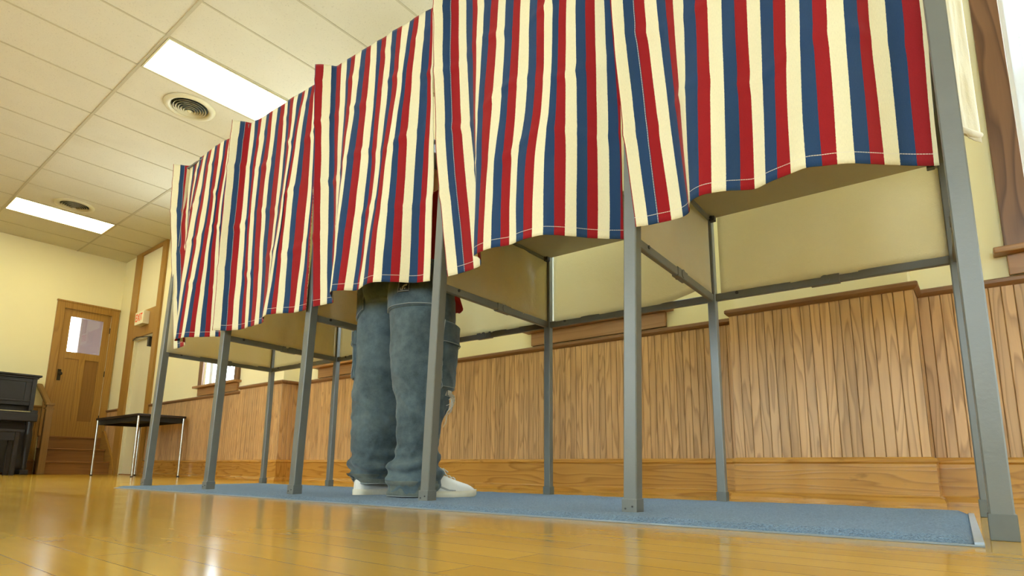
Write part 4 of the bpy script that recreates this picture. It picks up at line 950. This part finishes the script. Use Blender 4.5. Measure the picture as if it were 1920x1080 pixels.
def patch(name, L, th0, th1, z0, z1, out, mat, parent, n=22, cut=0.0, cut_side=0, corner=0.0):
    """cloth panel lying on a trouser leg; raised edge; cut lowers one bottom corner"""
    V = []; F = []; nn = n+1; Z0 = .14+(z0-.14)*KP; Z1 = .14+(z1-.14)*KP
    def P(a, b, o):
        zl = Z0 + (cut*max(0, (abs(a-.5)*2-.5)*2) if not cut_side else cut*max(0, ((a if cut_side > 0 else 1-a)-.55)/.45))
        z = zl+(Z1-zl)*b
        return tuple(leg_point(L, z, th0+(th1-th0)*a, o))
    for j in range(nn):
        for i in range(nn):
            a, b = i/n, j/n; e = min(a, 1-a, b, 1-b)
            V.append(P(a, b, out*min(1, .55+e*5)))
    for j in range(n):
        for i in range(n): k = j*nn+i; F.append((k, k+1, k+nn+1, k+nn))
    loop = [i for i in range(nn)]+[nn*j+n for j in range(1, nn)]+[nn*n+i for i in range(n-1, -1, -1)]+[nn*j for j in range(n-1, 0, -1)]
    b0 = len(V)
    for k in loop: a, b = (k % nn)/n, (k//nn)/n; V.append(P(a, b, -.004))
    for q in range(len(loop)): r = (q+1) % len(loop); F.append((loop[q], b0+q, b0+r, loop[r]))
    m = MB(); m.add(V, F, True); o = m.build(name, mat, parent, off)
    # stitched edge
    pts = [P(a, b, out+.0012) for a, b in [(.04, 1-k/16) for k in range(17)]+[(k/16, .05) for k in range(1, 16)]+[(.96, k/16) for k in range(17)]]
    m = MB(); m.tube(pts, .0022, 6); m.build('stitching', M['stitch'], o, off)
    return o
rd = math.radians
pk = patch('back_pocket', LEG_R, rd(-172), rd(-62), .785, .99, .007, M['denim'], J, cut=.0)
patch('back_pocket', LEG_L, rd(-176), rd(-128), .80, .99, .006, M['denim'], J, cut=.035, cut_side=1)
cp = patch('cargo_pocket', LEG_R, rd(-50), rd(42), .455, .675, .016, M['denim'], J)
patch('pocket_flap', LEG_R, rd(-52), rd(44), .645, .735, .024, M['denim'], cp)
cp = patch('cargo_pocket', LEG_L, rd(150), rd(206), .53, .70, .014, M['denim'], J)
patch('pocket_flap', LEG_L, rd(148), rd(208), .68, .745, .020, M['denim'], cp)
patch('worn_hem', LEG_R, rd(-200), rd(20), .026, .088, .003, M['denim_worn'], J, n=30)
patch('worn_hem', LEG_L, rd(-190), rd(10), .070, .112, .003, M['denim_worn'], J, n=30)
# black label patch with its pale mark, and the small embroidered mark on the cuff
lp = patch('label_patch', LEG_R, rd(-124), rd(-103), .845, .922, .0115, M['patch'], pk, n=10)
def strokes(name, L, mat, parent, paths, tc, zc, w, h, out, r):
    m = MB()
    for P in paths: m.tube([tuple(leg_point(L, .14+(zc+h*(y-.5)-.14)*KP, tc+w*(x-.5), out)) for x, y in P], r, 6)
    return m.build(name, mat, parent, off)
strokes('emblem', LEG_R, M['thread'], lp, [[(.15,.35),(.15,.15),(.45,.12),(.5,.3),(.55,.5),(.9,.58)], [(.35,.22),(.38,.45),(.6,.62),(.92,.66)], [(.68,.15),(.72,.32)]], rd(-113.5), .870, rd(15), .040, .0135, .0016)
strokes('emblem', LEG_L, M['patch'], J, [[(.9,.95),(.3,.9),(.1,.6),(.8,.55),(.9,.3),(.5,.05),(.05,.05)], [(.2,.75),(.75,.75)]], rd(-152), .100, rd(24), .030, .006, .0016)
# side seam of the right leg
m = MB(); m.tube([tuple(leg_point(LEG_R, .06+.40*k/40, rd(-48+6*math.sin(k*.12)), .0015)) for k in range(41)], .0028, 6); m.build('side_seam', M['stitch'], J, off)
# torn knee: pale frayed threads under the cargo pocket
rn = random.Random(5)
m = MB()
for k in range(15):
    th = rd(-22+30*rn.random()); z = .452+.012*rn.random(); L = .03+.075*rn.random(); P = []
    for q in range(9):
        f = q/8; P.append(tuple(leg_point(LEG_R, z-L*f, th+.06*math.sin(q*.9+k)+.10*f*(rn.random()-.3), .010+.012*math.sin(f*3))))
    m.tube(P, .0013, 5)
for th, L in ((rd(-12), .135), (rd(6), .12)):
    m.tube([tuple(leg_point(LEG_R, .448-L*q/12, th+.05*math.sin(q*.8), .014+.006*math.sin(q*.7))) for q in range(13)], .0012, 5)
m.build('frayed_threads', M['thread'], J, off)
patch('torn_edge', LEG_R, rd(-26), rd(12), .432, .460, .006, M['thread'], J, n=8)

# red top
m = MB(); R = []
TOR = [(.92,.218,.168,0),(.98,.218,.165,0),(1.05,.205,.150,.005),(1.2,.205,.148,.02),(1.32,.215,.145,.04),(1.40,.205,.125,.05),(1.46,.13,.09,.07),(1.49,.075,.07,.085)]
for z, a, b, f in TOR:
    ring = []
    for i in range(56):
        t = 2*PI*i/56; q = rB*a*math.cos(t)+fB*b*math.sin(t)
        zz = z
        if z < .99:
            c = max(0, q.normalized().dot(rh)); zz = z+.045-.10*c**2 if z < .95 else z+.02-.03*c
            q = q*(1+(.32 if z < .95 else .16)*c*c)
        ring.append(tuple(PC+q+fB*f+Vector((0, 0, zz))))
    R.append(ring)
m.rings(R)
for s, S_ in ((-1, 'L'), (1, 'R')):
    A, B_, C_ = SK['sh'+S_][0], SK['elb'+S_][0], SK['wr'+S_][0]
    P = [A+(B_-A)*-.12, A+(B_-A)*.3, A+(B_-A)*.7, B_, B_+(C_-B_)*.35, B_+(C_-B_)*.8, B_+(C_-B_)*.93]
    m.tube([tuple(p) for p in P], [.085, .080, .070, .064, .058, .048, .044], 20)
T = m.build('red_top', M['red_cloth'], body, off)
rm = T.modifiers.new('rm', 'REMESH'); rm.mode = 'VOXEL'; rm.voxel_size = .008; rm.use_smooth_shade = True
sm = T.modifiers.new('sm', 'SMOOTH'); sm.iterations = 4; sm.factor = .5
bake(T)

# sneakers
def sneaker(heel, toe, z0):
    heel = Vector((*heel, 0)); toe = Vector((*toe, 0)); d = (toe-heel); L = d.length; d.normalize(); sd = Vector((d.y, -d.x, 0))
    def outline(t, k=1.0):
        w = .036+.011*math.sin(min(1, t*1.25)*PI)*.2+.016*math.sin(max(0, min(1, (t-.25)/.75))*PI)
        e = min(1, t/.10); w *= (1-(1-e)**2)**.5 if e < 1 else 1
        e = min(1, (1-t)/.17); w *= (1-(1-e)**2)**.5 if e < 1 else 1
        return max(.004, w)*k
    top = [(0,.066),(.06,.082),(.16,.094),(.30,.106),(.42,.108),(.52,.098),(.64,.082),(.76,.068),(.88,.056),(.96,.042),(1,.026)]
    def h(t):
        for a, b in zip(top[:-1], top[1:]):
            if a[0] <= t <= b[0]: f = (t-a[0])/(b[0]-a[0]); return a[1]+(b[1]-a[1])*f
        return .03
    def P(t, lat, z): return tuple(heel+d*(L*t)+sd*lat+Vector((0, 0, z0+z)))
    m = MB(); R = []
    for i in range(41):
        t = .004+.992*i/40; w = outline(t); H = h(t); ring = []
        for a in [PI*q/22 for q in range(23)]:
            x = math.cos(a); y = math.sin(a); pw = .62+.12*t
            lx = math.copysign(abs(x)**.85, x)*w*(1-.30*(y**2)*(1-t*.4)); ring.append(P(t, lx, .024+(H-.024)*y**pw))
        ring += [P(t, -w*.9, .020), P(t, w*.9, .020)]
        R.append(ring)
    m.rings(R); o = m.build('sneaker', M['shoe'], body, off)
    m = MB(); R = []
    for zz, k in ((0, .97), (.006, 1.05), (.018, 1.09), (.026, 1.06), (.029, .98)):
        ring = []
        for i in range(30): t = i/29; ring.append(P(-.012+1.024*t, outline(max(.002, min(.998, t)), k)+.001, zz+(.012*max(0, (t-.80)/.2)**2 if zz < .02 else .006*max(0, (t-.8)/.2))))
        for i in range(30): t = 1-i/29; ring.append(P(-.012+1.024*t, -outline(max(.002, min(.998, t)), k)-.001, zz+(.012*max(0, (t-.80)/.2)**2 if zz < .02 else .006*max(0, (t-.8)/.2))))
        R.append(ring)
    m.rings(R); m.build('sole', M['sole'], o, off)
    m = MB()
    for k in range(5):
        t = .44+.055*k; H = h(t)
        m.tube([P(t-.01, -.020, H-.001), P(t, -.008, H+.006), P(t+.012, .008, H+.006), P(t+.022, .022, H-.003)], .0026, 6)
    m.tube([P(.45, .0, .112), P(.47, .018, .126), P(.50, .034, .116), P(.53, .040, .096)], .0030, 6); m.tube([P(.47, .0, .112), P(.52, .010, .124), P(.58, .020, .108)], .0030, 6)
    m.build('laces', M['thread'], o, off)
    m = MB()
    for k in (0, .028):
        for s in (1, -1):
            m.tube([P(.30+k, s*(outline(.30+k)*.86), .068), P(.42+k, s*(outline(.42+k)*.98), .048), P(.53+k, s*(outline(.53+k)*1.0), .034), P(.62+k, s*(outline(.62+k)*1.01), .031)], .0028, 6)
    m.build('side_stripe', M['shoe_grey'], o, off)
    return o
sneaker((-1.826*KP, 1.606*KP), (-1.703*KP, 1.897*KP), .0135)
sneaker((-2.128*KP, 1.598*KP), (-2.085*KP, 1.918*KP), .0135)

# ------------------------------------------------------------------ light, sky, camera
w = bpy.data.worlds.new('overcast_sky'); S.world = w; w.use_nodes = True
nt = w.node_tree; bg = nt.nodes['Background']
tc = nt.nodes.new('ShaderNodeTexCoord'); sp = nt.nodes.new('ShaderNodeSeparateXYZ'); nt.links.new(tc.outputs['Generated'], sp.inputs[0])
rp = nt.nodes.new('ShaderNodeValToRGB'); rp.color_ramp.elements[0].position = .44; rp.color_ramp.elements[0].color = (.74,.80,.85,1); rp.color_ramp.elements[1].position = .56; rp.color_ramp.elements[1].color = (.80,.92,1.0,1)
mp = nt.nodes.new('ShaderNodeMapRange'); mp.inputs[1].default_value = -1; mp.inputs[2].default_value = 1
nt.links.new(sp.outputs[2], mp.inputs[0]); nt.links.new(mp.outputs[0], rp.inputs[0]); nt.links.new(rp.outputs[0], bg.inputs[0])
bg.inputs[1].default_value = SKY

cd = bpy.data.cameras.new('camera'); cam = bpy.data.objects.new('camera', cd); COL.objects.link(cam)
cd.sensor_fit = 'HORIZONTAL'; cd.sensor_width = 36; cd.lens = 1103.61/1920*36
cd.shift_y = (682.81-540)/1920; cd.clip_start = .02; cd.clip_end = 200
yaw, pitch, roll = math.radians(-38.516), math.radians(10.061), math.radians(.538)
fw = Vector((math.cos(pitch)*math.sin(yaw), math.cos(pitch)*math.cos(yaw), math.sin(pitch)))
rt = Vector((math.cos(yaw), -math.sin(yaw), 0)); up = rt.cross(fw)
rt, up = rt*math.cos(roll)+up*math.sin(roll), -rt*math.sin(roll)+up*math.cos(roll)
mx = Matrix((rt, up, -fw)).transposed().to_4x4(); mx.translation = (0, 0, .14)
cam.matrix_world = mx
S.camera = cam
S.view_settings.view_transform = 'Standard'; S.view_settings.look = 'None'; S.view_settings.gamma = 1; S.view_settings.use_curve_mapping = False
S.view_settings.exposure = EXPOSURE
S.cycles.max_bounces = 8; S.cycles.diffuse_bounces = 5; S.cycles.glossy_bounces = 4; S.cycles.transmission_bounces = 6; S.cycles.transparent_max_bounces = 10
S.cycles.sample_clamp_indirect = 6; S.cycles.caustics_reflective = False; S.cycles.caustics_refractive = False
S.cycles.use_denoising = True; S.cycles.denoiser = 'OPENIMAGEDENOISE'
